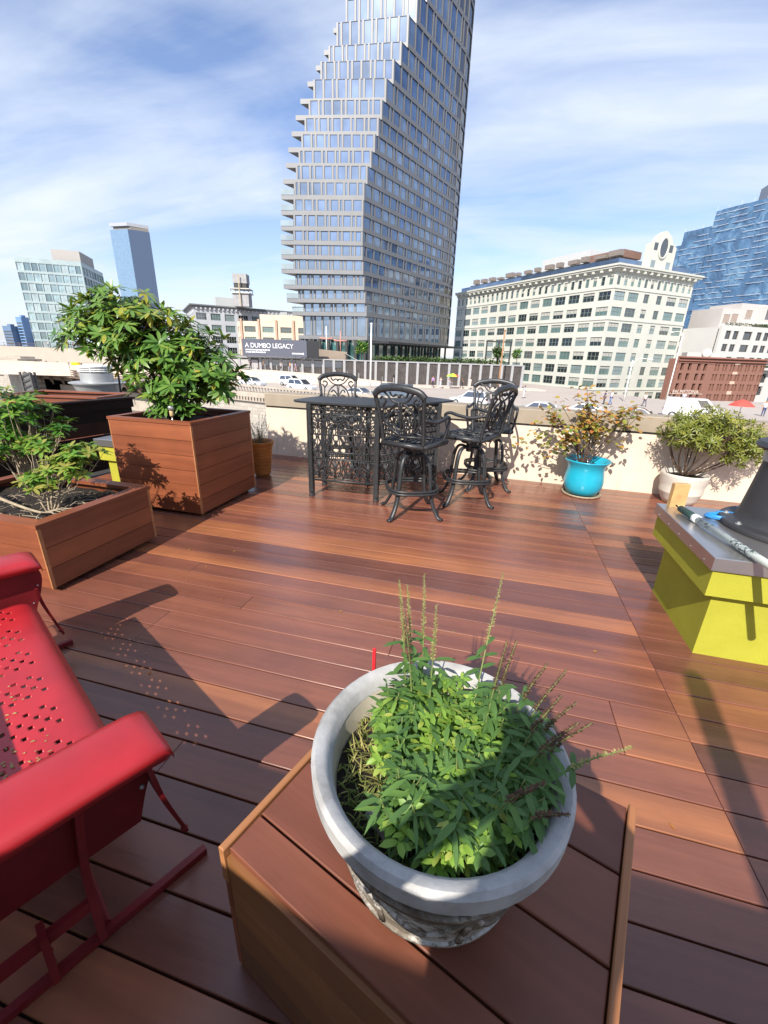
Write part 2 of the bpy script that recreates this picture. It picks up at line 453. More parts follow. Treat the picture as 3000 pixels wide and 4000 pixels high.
# ------------------------------------------------------------------ planters
def plank_faces(m, x0, x1, y0, y1, z0, z1, n, th=.022, gap=.004, fh=None):
    h = (z1 - z0) / n
    for i in range(n):
        a = z0 + i * h + gap / 2; b = z0 + (i + 1) * h - gap / 2
        m.tone = R.uniform(.15, .85)
        m.box(x0, x1, y0, y0 + th, a, b)
        m.tone = R.uniform(.15, .85)
        m.box(x0, x1, y1 - th, y1, a, b)
        yield a, b
def planter(name, label, x0, x1, y0, y1, h, n, rim, soilz, zb=.035):
    t = thing(name, label, 'planter', ((x0 + x1) / 2, (y0 + y1) / 2, 0))
    W, D = (x1 - x0) / 2, (y1 - y0) / 2
    hh = (h - .03 - zb) / n
    for s in (-1, 1):
        fm = MB(); sm = MB()
        for i in range(n):
            a = zb + i * hh + .002; b = zb + (i + 1) * hh - .002
            fm.tone = R.uniform(.1, .9)
            fm.box(-W + .0095, W - .0095, *sorted((s * D, s * (D - .022))), a, b)
            sm.tone = R.uniform(.1, .9)
            sm.box(*sorted((s * W, s * (W - .022))), -D + .0235, D - .0235, a, b)
        fm.build('board_wall', M['plank'], t); sm.build('side_wall', M['plank_y'], t)
    for sx in (-1, 1):
        for sy in (-1, 1):
            c = MB(); c.tone = .8
            c.box(*sorted((sx * (W + .0012), sx * (W - .009))), *sorted((sy * (D + .0012), sy * (D - .0225))), zb, h - .031); c.build('corner_post', M['boxtrim'], t)
    for s in (-1, 1):
        r = MB(); r.tone = R.uniform(.2, .7)
        r.hull([(-W - .008, s * (D + .008), h - .028), (W + .008, s * (D + .008), h - .028), (W - rim, s * (D - rim), h - .028), (-W + rim, s * (D - rim), h - .028)],
               [(-W - .008, s * (D + .008), h), (W + .008, s * (D + .008), h), (W - rim, s * (D - rim), h), (-W + rim, s * (D - rim), h)])
        r.build('rim_board', M['plank'], t)
    for s in (-1, 1):
        r = MB(); r.tone = R.uniform(.2, .7)
        r.hull([(s * (W + .008), -D - .006, h - .0285), (s * (W + .008), D + .006, h - .0285), (s * (W - rim), D - rim + .001, h - .0285), (s * (W - rim), -D + rim - .001, h - .0285)],
               [(s * (W + .008), -D - .006, h - .0005), (s * (W + .008), D + .006, h - .0005), (s * (W - rim), D - rim + .001, h - .0005), (s * (W - rim), -D + rim - .001, h - .0005)])
        r.build('end_rim_board', M['plank_y'], t)
    s_ = MB(); g = 14
    b0 = len(s_.v)
    for i in range(g + 1):
        for j in range(g + 1):
            x = -W + .03 + (2 * W - .06) * i / g; y = -D + .03 + (2 * D - .06) * j / g
            s_.v.append(Vector((x, y, soilz + R.uniform(-.018, .018))))
    for i in range(g):
        for j in range(g):
            a = b0 + i * (g + 1) + j; s_.face((a, a + g + 1, a + g + 2, a + 1))
    s_.build('soil', M['soil'], t, True)
    for sx in (-1, 1):
        for sy in (-1, 1):
            f = MB(); f.box(sx * (W - .1) - .035, sx * (W - .1) + .035, sy * (D - .1) - .035, sy * (D - .1) + .035, .001, zb); f.build('foot_block', M['boxtrim'], t)
    return t
planter('tall_planter', 'tall reddish hardwood planter box of six boards holding the big rhododendron', -3.72, -2.765, 3.352, 4.36, .956, 6, .06, .87)
planter('low_planter', 'low wide hardwood planter box with dry twigs and small azaleas in its soil', -4.1, -2.785, 1.825, 2.765, .506, 3, .085, .42)

# dry twigs and litter in the low planter
def litter():
    m = MB()
    for i in range(90):
        x, y = R.uniform(-3.7, -2.95), R.uniform(1.95, 2.62); a = R.uniform(0, PI * 2); L = R.uniform(.03, .16)
        z = .43 + R.uniform(0, .025); m.tone = R.random()
        p = [(x, y, z), (x + L * .5 * math.cos(a), y + L * .5 * math.sin(a), z + R.uniform(0, .03)), (x + L * math.cos(a + .3), y + L * math.sin(a + .3), z + R.uniform(-.005, .02))]
        m.tube(p, R.uniform(.0012, .0035), 4)
    tag(m.build('dry_twigs', M['bark_pale']), 'scattered dry straw coloured twigs on the soil of the low planter', 'twigs', kind='stuff')
litter()

# ------------------------------------------------------------------ plants
def branch(m, p, d, L, r, depth, ends, spread=.55, up=.25, kink=.15, shrink=.68, kids=(2, 3)):
    p = Vector(p); d = Vector(d).normalized()
    pts = [p.copy()]; n = 4
    for i in range(n):
        d = (d + Vector((R.gauss(0, kink), R.gauss(0, kink), R.gauss(0, kink) + up * .12))).normalized()
        pts.append(pts[-1] + d * (L / n))
    m.tone = R.random()
    m.tube(pts, [r * (1 - .4 * i / n) for i in range(n + 1)], 5)
    if depth == 0:
        ends.append((pts[-1], d)); return
    for k in range(R.randint(*kids)):
        a = R.uniform(0, 2 * PI); s = spread * R.uniform(.6, 1.3)
        q = d.orthogonal().normalized(); q.rotate(Matrix.Rotation(a, 3, d))
        nd = (d * math.cos(s) + q * math.sin(s)).normalized()
        branch(m, pts[-1] if k < 2 else pts[-2], nd, L * shrink * R.uniform(.8, 1.15), r * .62, depth - 1, ends, spread, up, kink, shrink, kids)
def whorl(m, p, d, n, L, W, lift, tone, droop=.25):
    p = Vector(p); d = Vector(d).normalized(); q = d.orthogonal().normalized()
    a0 = R.uniform(0, 6.28)
    for i in range(n):
        a = a0 + i * 2.4 + R.uniform(-.2, .2)
        s = q.copy(); s.rotate(Matrix.Rotation(a, 3, d))
        e = lift * R.uniform(.55, 1.4) + .3 * (i / n - .5)
        dd = s * math.cos(e) + d * math.sin(e)
        m.tone = min(1, max(0, tone + R.gauss(0, .13)))
        l = L * R.uniform(.75, 1.15)
        m.leaf(p + d * R.uniform(-.012, .012), dd, d, l, W * R.uniform(.85, 1.15), droop * R.uniform(.4, 1.8), .2, .5)
def crown_pts(blobs, n):
    """points spread through several overlapping ellipsoids, denser at the skin"""
    out = []; vol = [b[3] * b[4] * b[5] for b in blobs]; tot = sum(vol)
    for b, v in zip(blobs, vol):
        for i in range(max(1, int(n * v / tot))):
            u = Vector((R.gauss(0, 1), R.gauss(0, 1), R.gauss(0, 1))).normalized()
            k = R.random() ** .42
            out.append((Vector((b[0] + u.x * b[3] * k, b[1] + u.y * b[4] * k, b[2] + u.z * b[5] * k)), u, k))
    return out
def to_center(m, p, c, r, kink=.03):
    """a thin twig from a leaf cluster back toward the stem"""
    p = Vector(p); c = Vector(c); mid = (p + c) * .5 + Vector((R.gauss(0, kink), R.gauss(0, kink), -.03))
    m.tone = R.random()
    m.tube([c, mid, p], [r * 1.6, r * 1.1, r * .7], 4)

def rhododendron():
    t = thing('rhododendron', 'large rhododendron bush with long glossy leaves growing in the tall planter', 'shrub', (-3.35, 3.85, .87))
    blobs = [(-3.95, 3.85, 1.80, .52, .42, .30), (-3.75, 3.85, 1.98, .40, .36, .22), (-3.35, 3.80, 1.68, .50, .45, .33), (-2.95, 3.85, 1.50, .36, .38, .34),
             (-3.15, 3.75, 1.28, .45, .38, .30), (-4.32, 3.85, 1.72, .30, .3, .20), (-2.72, 3.85, 1.33, .25, .3, .18), (-3.70, 3.8, 1.50, .34, .3, .20)]
    lv = MB(); st = MB()
    hubs = [Vector((-3.9, 3.85, 1.62)), Vector((-3.3, 3.82, 1.42)), Vector((-2.95, 3.85, 1.30)), Vector((-3.6, 3.8, 1.7)), Vector((-4.2, 3.85, 1.62))]
    root = Vector((-3.28, 3.85, .86))
    for h in hubs:
        mid = root.lerp(h, .5) + Vector((R.gauss(0, .05), R.gauss(0, .05), -.08))
        st.tone = R.random(); st.tube(smoothpath([root + Vector((R.gauss(0, .05), R.gauss(0, .05), 0)), mid, h], 4), [.024 - .0012 * i for i in range(9)], 6)
    for p, u, k in crown_pts(blobs, 470):
        d = (u * (.6 if k > .6 else .2) + Vector((0, 0, .75))).normalized()
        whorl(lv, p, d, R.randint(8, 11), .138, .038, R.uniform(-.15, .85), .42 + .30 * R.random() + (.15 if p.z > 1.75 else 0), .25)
        if R.random() < .35:    # old yellowing leaf
            lv.tone = 1.0; lv.leaf(p, (u.x, u.y, -.8), u, .12, .045, .1)
        h = min(hubs, key=lambda q: (q - p).length); to_center(st, p, h, .004)
    for i in range(60):         # low shoots over the planter rim
        a = R.uniform(0, 6.28); p = Vector((-3.2 + .4 * math.cos(a) * R.random(), 3.75 + .25 * math.sin(a), R.uniform(.98, 1.3)))
        whorl(lv, p, (.3 * math.cos(a), .3 * math.sin(a) - .2, .8), 8, .10, .034, .25, .45); to_center(st, p, root, .003)
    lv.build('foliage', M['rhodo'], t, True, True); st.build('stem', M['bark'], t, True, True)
rhododendron()

def azalea(name, label, loc, blobs, n, root, pale):
    t = thing(name, label, 'shrub', loc)
    lv = MB(); st = MB(); root = Vector(root)
    for p, u, k in crown_pts(blobs, n):
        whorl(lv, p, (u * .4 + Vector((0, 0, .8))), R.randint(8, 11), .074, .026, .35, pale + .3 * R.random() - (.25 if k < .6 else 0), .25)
        h = root + (Vector((p.x, p.y, p.z)) - root) * .55 + Vector((R.gauss(0, .02), R.gauss(0, .02), 0))
        if R.random() < .45: to_center(st, p, h, .0022, .01)
        if R.random() < .16: to_center(st, h, root, .006, .03)
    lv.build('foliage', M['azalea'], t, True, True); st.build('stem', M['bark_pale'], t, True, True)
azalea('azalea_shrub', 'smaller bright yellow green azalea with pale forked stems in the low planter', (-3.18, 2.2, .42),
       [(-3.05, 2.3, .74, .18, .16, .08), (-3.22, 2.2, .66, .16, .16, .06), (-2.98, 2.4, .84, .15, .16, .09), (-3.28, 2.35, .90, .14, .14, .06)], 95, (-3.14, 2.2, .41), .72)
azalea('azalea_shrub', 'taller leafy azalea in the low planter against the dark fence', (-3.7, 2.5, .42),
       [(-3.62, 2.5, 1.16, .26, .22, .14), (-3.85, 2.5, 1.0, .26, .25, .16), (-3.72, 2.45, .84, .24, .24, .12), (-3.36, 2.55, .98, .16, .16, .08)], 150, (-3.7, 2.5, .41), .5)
m = MB(); m.tone = .4
m.tube(smoothpath([(-3.95, 1.98, .74), (-3.55, 2.05, .58), (-3.2, 2.12, .45), (-3.02, 2.18, .43)], 5), [.016 - .0006 * i for i in range(16)], 6)
for i in range(7):
    a = R.uniform(-1, 1); m.tube([(-3.15, 2.13, .44), (-3.05 + .1 * R.random(), 2.13 + .12 * a, .47), (-2.98 + .12 * R.random(), 2.13 + .22 * a, .45)], .004, 4)
tag(m.build('fallen_branch', M['bark_pale'], None, True), 'bare pale branch lying slanted across the corner of the low planter', 'branch')

# small lights and pots
def solar():
    t = thing('solar_light', 'small steel solar stake light at the front rim of the tall planter', 'garden light', (-3.06, 3.47, .85))
    m = MB(); m.lathe([(.007, 0), (.007, .13)], 8, close=True); m.build('stake', M['steel'], t, True)
    m = MB(); m.lathe([(.015, .13), (.02, .14), (.02, .185), (.015, .19)], 14, close=True); m.build('lens', simple('amber_lens', (.5, .36, .18), .3), t, True)
    m = MB(); m.lathe([(.026, .19), (.028, .195), (.028, .225), (.022, .232)], 16, close=True); m.build('cap', M['steel'], t, True)
solar()
def pot_lathe(name, prof, mat, parent, n=40): 
    m = MB(); m.lathe(prof, n); return m.build(name, mat, parent, True)
def soil_disc(parent, r, z, n=24):
    m = MB(); b = len(m.v); m.v.append(Vector((0, 0, z + .01)))
    for q in (.5, 1):
        for k in range(n):
            a = 2 * PI * k / n; m.v.append(Vector((r * q * math.cos(a), r * q * math.sin(a), z + R.uniform(-.008, .008))))
    for k in range(n):
        j = (k + 1) % n
        m.face((b, b + 1 + k, b + 1 + j)); m.face((b + 1 + k, b + 1 + n + k, b + 1 + n + j, b + 1 + j))
    return m.build('soil', M['soil'], parent, True)

# turquoise pot with the autumn shrub
t = thing('turquoise_pot', 'round turquoise glazed pot with flared rim standing before the parapet', 'flower pot', (1.17, 5.62, 0))
pot_lathe('body', [(.13, .012), (.175, .02), (.222, .1), (.236, .18), (.226, .27), (.215, .33), (.228, .39), (.262, .44), (.272, .452), (.268, .462), (.25, .458), (.222, .42), (.2, .36)], M['turq'], t)
m = MB(); m.lathe([(.19, .002), (.225, .006), (.235, .03), (.228, .03), (.218, .011), (.0, .009)], 32); m.build('saucer', M['bark_pale'], t, True)
soil_disc(t, .205, .385)
def autumn_shrub():
    t = thing('autumn_shrub', 'sparse shrub with orange and green autumn leaves in the turquoise pot', 'shrub', (1.15, 5.62, .38))
    st = MB(); lv = MB(); ends = []
    for i in range(11):
        a = R.uniform(0, 6.28); tilt = R.uniform(.15, .75)
        branch(st, (1.13 + R.gauss(0, .03), 5.62 + R.gauss(0, .03), .38), (math.cos(a) * tilt, math.sin(a) * tilt * .6 - .06, 1), R.uniform(.22, .36), .0075, 2, ends, .5, .3, .12, .8)
    pts = []
    for p, d in ends:
        for k in range(3): pts.append((Vector(p) - Vector(d) * .07 * k, d))
    for x, z, s in ((.55, .78, .12), (.75, 1.1, .14), (1.0, 1.3, .1), (1.32, .95, .12), (1.5, 1.08, .12), (.62, .55, .1), (1.55, .9, .08), (1.05, .8, .2), (.9, .62, .15), (1.2, .72, .16), (.7, .9, .12), (1.4, .75, .12), (.48, .62, .1), (1.15, 1.12, .12), (1.6, 1.0, .08)):
        c = Vector((x, 5.60, z)); st.tube(smoothpath([(1.13, 5.62, .4), ((x + 1.13) / 2 + .04, 5.6, (z + .4) / 2 + .02), tuple(c)], 3), .004, 4)
        for k in range(9): pts.append((c + Vector((R.gauss(0, s), R.gauss(0, .1), R.gauss(0, s * .45))), Vector((R.gauss(0, 1), R.gauss(0, 1), .3))))
    for p, d in pts:
        if p.y > 5.93: p.y = 5.93 - R.random() * .1
        for k in range(R.randint(1, 4)):
            a = R.uniform(0, 6.28); lv.tone = min(1, max(0, R.gauss(.5 + .3 * (p.z - .8), .25)))
            lv.leaf(p + Vector((R.gauss(0, .02), R.gauss(0, .02), R.gauss(0, .015))), (math.cos(a), math.sin(a), R.uniform(-.5, .25)), (R.gauss(0, .3), R.gauss(0, .3), 1), R.uniform(.05, .078), R.uniform(.04, .058), .2, .2, .42)
    lv.build('foliage', M['maple'], t, True, True); st.build('stem', M['bark'], t, True, True)
autumn_shrub()

# cream pot with the olive coloured bush
t = thing('cream_pot', 'ribbed cream clay pot standing by the wall behind the lime box', 'flower pot', (2.29, 5.68, 0))
prof = [(.13, .002), (.165, .008), (.2, .07), (.225, .14)]
for i in range(4): prof += [(.232, .15 + .02 * i), (.229, .16 + .02 * i)]
prof += [(.243, .26), (.25, .345), (.253, .372), (.246, .38), (.236, .374), (.225, .33), (.21, .28)]
pot_lathe('body', prof, M['creampot'], t)
soil_disc(t, .225, .33)
def olive_bush():
    t = thing('olive_bush', 'dense rounded bush with narrow yellow green leaves in the cream pot', 'shrub', (2.3, 5.66, .33))
    st = MB(); lv = MB()
    blobs = [(2.30, 5.62, .98, .38, .26, .2), (2.12, 5.58, .86, .26, .22, .17), (2.62, 5.62, .90, .32, .26, .17), (2.85, 5.6, .78, .28, .24, .14), (2.72, 5.58, .66, .26, .22, .12), (2.4, 5.55, .80, .3, .24, .14)]
    root = Vector((2.28, 5.68, .33)); hubs = []
    for i in range(13):
        a = R.uniform(0, 6.28); e = Vector((2.42 + .42 * math.cos(a), 5.62 + .2 * math.sin(a), R.uniform(.68, .85)))
        mid = root.lerp(e, .5) + Vector((R.gauss(0, .03), R.gauss(0, .03), -.04))
        st.tube(smoothpath([root, mid, e], 4), [.011 - .0007 * k for k in range(9)], 5); hubs.append(e)
    for p, u, k in crown_pts(blobs, 1050):
        if p.y > 5.92: p.y = 5.92
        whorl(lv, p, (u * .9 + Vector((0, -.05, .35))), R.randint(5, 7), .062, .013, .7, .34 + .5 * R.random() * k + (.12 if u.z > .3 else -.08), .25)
        if R.random() < .35: to_center(st, p, min(hubs, key=lambda q: (q - p).length), .002, .02)
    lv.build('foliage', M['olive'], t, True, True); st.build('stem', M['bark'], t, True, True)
olive_bush()

# terracotta pot behind the tall planter
t = thing('terracotta_pot', 'tall ribbed amber terracotta pot half hidden behind the tall planter', 'flower pot', (-3.03, 4.98, 0))
prof = [(.09, .002)]
for i in range(9):
    z = .03 + i * .043; r = .105 + .06 * (z / .5); prof += [(r, z), (r + .009, z + .014), (r, z + .03)]
prof += [(.17, .43), (.185, .47), (.178, .478), (.16, .46), (.15, .40)]
pot_lathe('body', prof, M['terra'], t); soil_disc(t, .15, .42)
t2 = thing('wispy_plant', 'wispy silver grey herb growing in the terracotta pot beside the planter', 'plant', (-3.03, 4.98, .42))
lv = MB(); st = MB()
for i in range(46):
    a = R.uniform(0, 6.28); s = R.uniform(.1, .6); L = R.uniform(.16, .42); d = Vector((math.cos(a) * s, math.sin(a) * s, 1)).normalized()
    p0 = Vector((-3.03 + R.gauss(0, .04), 4.98 + R.gauss(0, .04), .42)); p1 = p0 + d * L; st.tube([p0, p0.lerp(p1, .5) + Vector((0, 0, .01)), p1], .0018, 4)
    for k in range(12):
        q = p0.lerp(p1, R.uniform(.25, 1)); lv.tone = R.random(); b = R.uniform(0, 6.28)
        lv.leaf(q, (math.cos(b), math.sin(b), .4), (0, 0, 1), .03, .007)
lv.build('foliage', M['silver'], t2, True, True); st.build('stem', M['bark_pale'], t2, True, True)
# ------------------------------------------------------------------ cast scrollwork
def scroll(m, P, pts, r, flat=.6):
    """pts in the panel plane (s, z) mapped by P"""
    q = smoothpath([(a, 0, b) for a, b in pts], 3)
    m.tube([P(v.x, v.z) for v in q], r, 4, 1.0, True, )
def motif_fan(m, P, x, z0, w, h, r):
    c = x + w / 2
    for s in (-.008, .008): m.tube([P(c + s, z0), P(c + s, z0 + h)], r * .8, 4)
    for s in (-1, 1):
        scroll(m, P, [(c + s * .012, z0 + h * .1), (c + s * w * .22, z0 + h * .22), (c + s * w * .34, z0 + h * .55), (c + s * w * .2, z0 + h * .9), (c + s * .012, z0 + h)], r)
        scroll(m, P, [(c + s * .012, z0 + h * .55), (c + s * w * .16, z0 + h * .75), (c + s * w * .3, z0 + h * .98)], r)
        scroll(m, P, [(c + s * .012, z0 + h * .45), (c + s * w * .24, z0 + h * .58), (c + s * w * .44, z0 + h * .66)], r)
        sp = spiral(c + s * w * .2, z0 + h * .26, w * .17, w * .05, -PI / 2, -PI / 2 + s * 1.7 * PI, 9)
        m.tube([P(a, b) for a, b in sp], r, 4)
        scroll(m, P, [(c + s * w * .5, z0), (c + s * w * .40, z0 + h * .3), (c + s * w * .47, z0 + h * .6), (c + s * w * .4, z0 + h)], r)
def motif_drop(m, P, x, z0, w, h, r):
    c = x + w / 2
    m.tube([P(x, z0), P(x, z0 + h)], r * .7, 4)
    for s in (-1, 1):
        scroll(m, P, [(c, z0), (c + s * w * .42, z0 + h * .12), (c + s * w * .30, z0 + h * .42), (c + s * w * .12, z0 + h * .55), (c + s * w * .32, z0 + h * .75), (c + s * w * .3, z0 + h * .95), (c, z0 + h)], r)
        scroll(m, P, [(c, z0 + h * .3), (c + s * w * .1, z0 + h * .5), (c, z0 + h * .72)], r)
        sp = spiral(c + s * w * .3, z0 + h * .25, w * .13, w * .03, PI / 2, PI / 2 - s * 1.6 * PI, 7)
        m.tube([P(a, b) for a, b in sp], r * .9, 4)
def motif_rings(m, P, x0, x1, z0, h, r):
    n = max(2, int((x1 - x0) / .052)); w = (x1 - x0) / n
    for i in range(n):
        c = x0 + (i + .5) * w
        m.tube([P(c + w * .36 * math.cos(a), z0 + h / 2 + h * .5 * math.sin(a)) for a in [2 * PI * k / 10 for k in range(11)]], r, 4, cap=False)
def lattice_panel(A, B, z0, z1):
    """cast panel between two posts"""
    A = Vector(A); B = Vector(B); L = (B - A).length; u = (B - A) / L
    P = lambda s, z: (A.x + u.x * s, A.y + u.y * s, z)
    m = MB(); r = .0098
    H = z1 - z0
    for z in (z0, z0 + .03, z0 + .30 * H, z0 + .39 * H, z0 + .62 * H, z0 + .70 * H, z0 + .88 * H, z1): m.tube([P(0, z), P(L, z)], r * (1.5 if z in (z0, z1) else 1), 4)
    n = 4; w = L / n
    for i in range(n):
        motif_fan(m, P, i * w, z0 + .03, w, .30 * H - .03, r)
        motif_fan(m, P, i * w, z0 + .70 * H, w, .18 * H, r)
    k = 9
    for i in range(k):
        motif_drop(m, P, i * L / k, z0 + .39 * H, L / k, .23 * H, r * .9)
        motif_drop(m, P, i * L / k, z0 + .88 * H, L / k, .12 * H, r * .8)
    motif_rings(m, P, 0, L, z0 + .30 * H, .09 * H, r * .8); motif_rings(m, P, 0, L, z0 + .62 * H, .08 * H, r * .8)
    return m
def bar_table():
    t = thing('bar_table', 'black cast metal bar table with pierced scrollwork panels and boomerang top', 'bar table', (-1.35, 4.85, 0))
    A, B, Cc, D, E, F = (-2.03, 4.40), (-1.245, 4.445), (-.68, 5.20), (-2.06, 4.86), (-1.02, 5.50), (-1.52, 5.0)
    top = smoothpath([(-2.27, 4.50, 0), (-2.19, 4.41, 0), (-2.0, 4.375, 0), (-1.6, 4.365, 0), (-1.33, 4.37, 0), (-1.19, 4.40, 0), (-1.08, 4.50, 0), (-.80, 4.98, 0), (-.57, 5.40, 0), (-.55, 5.5, 0)], 3) + \
        smoothpath([(-.60, 5.56, 0), (-.98, 5.82, 0), (-1.06, 5.80, 0), (-1.2, 5.5, 0), (-1.42, 5.25, 0), (-1.75, 5.12, 0), (-2.1, 5.06, 0), (-2.19, 5.02, 0), (-2.24, 4.8, 0)], 3)
    m = MB()
    m.hull([(p.x, p.y, 1.076) for p in top], [(p.x, p.y, 1.096) for p in top])
    cx, cy = -1.4, 4.95
    m.build('tabletop', M['iron'], t, False, True)
    for a, b in ((A, B), (B, Cc)):
        lattice_panel(a, b, .2, 1.07).build('lattice_panel', M['iron'], t, True, True)
    for p in (A, B, Cc, D, E, F):
        m = MB(); m.cbox(p[0] - .027, p[0] + .027, p[1] - .027, p[1] + .027, .05, 1.074, .004)
        for s in (-.015, .015): m.box(p[0] + s - .004, p[0] + s + .004, p[1] - .031, p[1] - .0272, .1, 1.05)
        m.lathe([(.032, .0), (.037, .004), (.03, .03), (.036, .05), (.036, .062), (.027, .066)], 10, (p[0], p[1], 0), True)
        m.build('leg', M['iron'], t, False, True)
    m = MB()
    m.tube([(D[0], D[1], .24), (A[0], A[1], .24)], .012, 4); m.tube([(E[0], E[1], .24), (Cc[0], Cc[1], .24)], .012, 4); m.tube([(D[0], D[1], 1.04), (F[0], F[1], 1.04), (E[0], E[1], 1.04)], .015, 4)
    m.tube([(D[0], D[1], 1.04), (A[0], A[1], 1.04)], .015, 4); m.tube([(E[0], E[1], 1.04), (Cc[0], Cc[1], 1.04)], .015, 4)
    m.build('frame_bar', M['iron'], t, False, True)
bar_table()

# ------------------------------------------------------------------ bar stool: faces +Y in its own frame
def make_stool():
    t = thing('bar_stool', 'x', 'bar stool')
    I = M['iron']; zs = .80
    # seat: frame and pierced leaf plate
    m = MB()
    o = [(-.235, -.24), (.235, -.24), (.265, .23), (.22, .265), (-.22, .265), (-.265, .23)]
    for i in range(6):
        a = o[i]; b = o[(i + 1) % 6]
        m.tube([(a[0], a[1], zs - .022), (b[0], b[1], zs - .022)], .027, 6, .8)
    m.build('seat_frame', I, t, True)
    m = MB(); P = lambda x, y: (x, y, zs - .012)
    for s in (-1, 1):
        for y in (-.12, .02, .16):
            sp = spiral(s * .12, y, .085, .02, -PI / 2, -PI / 2 + s * 1.8 * PI, 11); m.tube([P(a, b) for a, b in sp], .011, 4, .6)
            scroll(m, lambda a, b: P(a, b), [(s * .24, y - .07), (s * .17, y - .03), (s * .22, y + .06)], .010)
        scroll(m, lambda a, b: P(a, b), [(0, -.22), (s * .05, -.1), (s * .015, .02), (s * .06, .14), (0, .25)], .011)
        scroll(m, lambda a, b: P(a, b), [(s * .02, -.22), (s * .15, -.20), (s * .23, -.22)], .010)
        scroll(m, lambda a, b: P(a, b), [(s * .02, .22), (s * .12, .24), (s * .2, .2)], .010)
    for y in (-.19, -.05, .09, .22): m.tube([P(-.24, y), P(.24, y)], .008, 4, .6)
    m.build('seat_grille', I, t, True)
    # back
    bx = lambda z: -.235 - .13 * max(0, (z - zs) / .5) ** 1.2
    for s in (-1, 1):
        m = MB(); m.tube(smoothpath([(s * .222, bx(zs) + .0, zs - .03), (s * .232, bx(zs + .15), zs + .15), (s * .245, bx(zs + .32), zs + .32), (s * .262, bx(zs + .46), zs + .455)], 4), .021, 6, .9)
        m.build('back_post', I, t, True)
    m = MB()
    arc = smoothpath([(-.272, bx(zs + .45), zs + .445), (-.2, bx(zs + .5), zs + .50), (0, bx(zs + .53) - .012, zs + .53), (.2, bx(zs + .5), zs + .50), (.272, bx(zs + .45), zs + .445)], 5)
    m.tube(arc, .034, 8, .6); m.build('top_rail', I, t, True)
    m = MB(); P = lambda x, z: (x, bx(z) + .004, z); r = .0105; z0 = zs + .075
    m.tube([P(-.23, z0), P(0, z0 - .012), P(.23, z0)], .011, 5)
    for s in (-1, 1):
        S = lambda pts, rr=r: scroll(m, P, pts, rr)
        S([(s * .03, z0), (s * .12, z0 + .05), (s * .15, z0 + .15), (s * .12, z0 + .24), (s * .05, z0 + .3), (0, z0 + .31)])
        S([(0, z0 + .04), (s * .07, z0 + .07), (s * .10, z0 + .13), (s * .06, z0 + .17), (s * .03, z0 + .14)])
        S([(0, z0 + .15), (s * .03, z0 + .2), (s * .07, z0 + .24), (s * .10, z0 + .21)])
        S([(s * .22, z0 + .02), (s * .15, z0 + .04), (s * .18, z0 + .10), (s * .22, z0 + .07)])
        S([(s * .08, z0 + .01), (s * .16, z0 + .07), (s * .20, z0 + .16), (s * .19, z0 + .27), (s * .225, z0 + .32)])
        S([(s * .19, z0 + .27), (s * .15, z0 + .33), (s * .19, z0 + .36), (s * .21, z0 + .34)])
        S([(0, z0 + .31), (s * .08, z0 + .33), (s * .15, z0 + .40), (s * .2, z0 + .415)])
        S([(0, z0 + .37), (s * .03, z0 + .39), (s * .07, z0 + .37), (s * .1, z0 + .41)])
        S([(s * .01, z0 + .01), (s * .02, z0 + .08), (s * .005, z0 + .2), (s * .015, z0 + .31)])
    m.ball(P(0, z0 + .375), .018, 8, 5); m.ball(P(0, z0 + .02), .02, 8, 5)
    m.build('scroll_back', I, t, True)
    for s in (-1, 1):
        m = MB()
        m.tube(smoothpath([(s * .245, bx(zs + .25), zs + .25), (s * .285, -.14, zs + .215), (s * .30, .0, zs + .225), (s * .30, .11, zs + .245), (s * .298, .17, zs + .225), (s * .295, .175, zs + .185), (s * .285, .15, zs + .09), (s * .265, .13, zs - .02)], 4),
               .019, 6, .75)
        m.build('arm', I, t, True)
    m = MB(); m.lathe([(.0, .70), (.10, .70), (.11, .715), (.10, .765), (.0, .766)], 18); m.lathe([(.04, .60), (.045, .62), (.045, .70)], 14)
    m.tube([(-.17, -.17, .752), (.17, .17, .752)], .018, 4); m.tube([(.17, -.17, .752), (-.17, .17, .752)], .018, 4)
    m.build('swivel', I, t, True)
    prof = [(.03, .635), (.10, .655), (.165, .635), (.205, .56), (.225, .44), (.24, .30), (.27, .16), (.335, .045), (.375, .016), (.395, .020)]
    for k in range(4):
        a = PI / 4 + k * PI / 2; m = MB()
        q = smoothpath([(r_ * math.cos(a), r_ * math.sin(a), z) for r_, z in prof], 3)
        m.tube(q, .027, 6, .6, up=(-math.sin(a), math.cos(a), 0)); m.build('leg', I, t, True)
    m = MB(); ring = []
    for k in range(29):
        a = 2 * PI * k / 28; c, s = math.cos(a), math.sin(a); q = .262 / (abs(c) ** 3.2 + abs(s) ** 3.2) ** (1 / 3.2)
        ring.append((q * c, q * s))
    for z in (.283, .313): m.tube([(a, b, z) for a, b in ring], .0145, 5, cap=False)
    m.build('foot_ring', I, t, True)
    return t
proto = make_stool()
ST = [((-.785, 4.21), -17, 'black scrollwork bar stool seen from behind at the front corner of the bar'),
      ((-.25, 4.83), 65, 'black scrollwork bar stool turned sideways, between the nearest stool and the one at the parapet'),
      ((-.06, 5.52), 180, 'black scrollwork bar stool against the parapet, facing the camera behind the sideways stool'),
      ((-2.1, 5.56), 206, 'black scrollwork bar stool standing behind the bar top, only its back showing above it')]
for i, (p, a, lab) in enumerate(ST):
    o = proto if i == 0 else copy_tree(proto)
    o.location = (p[0], p[1], 0); o.rotation_euler.z = rad(a)
    for ch in o.children:
        if ch.name.split('.')[0] in ('leg', 'foot_ring'): ch.rotation_euler.z = rad((22, 13, 15, 17)[i] - a)
    o['label'] = lab; o['group'] = 'bar stools around the bar table'

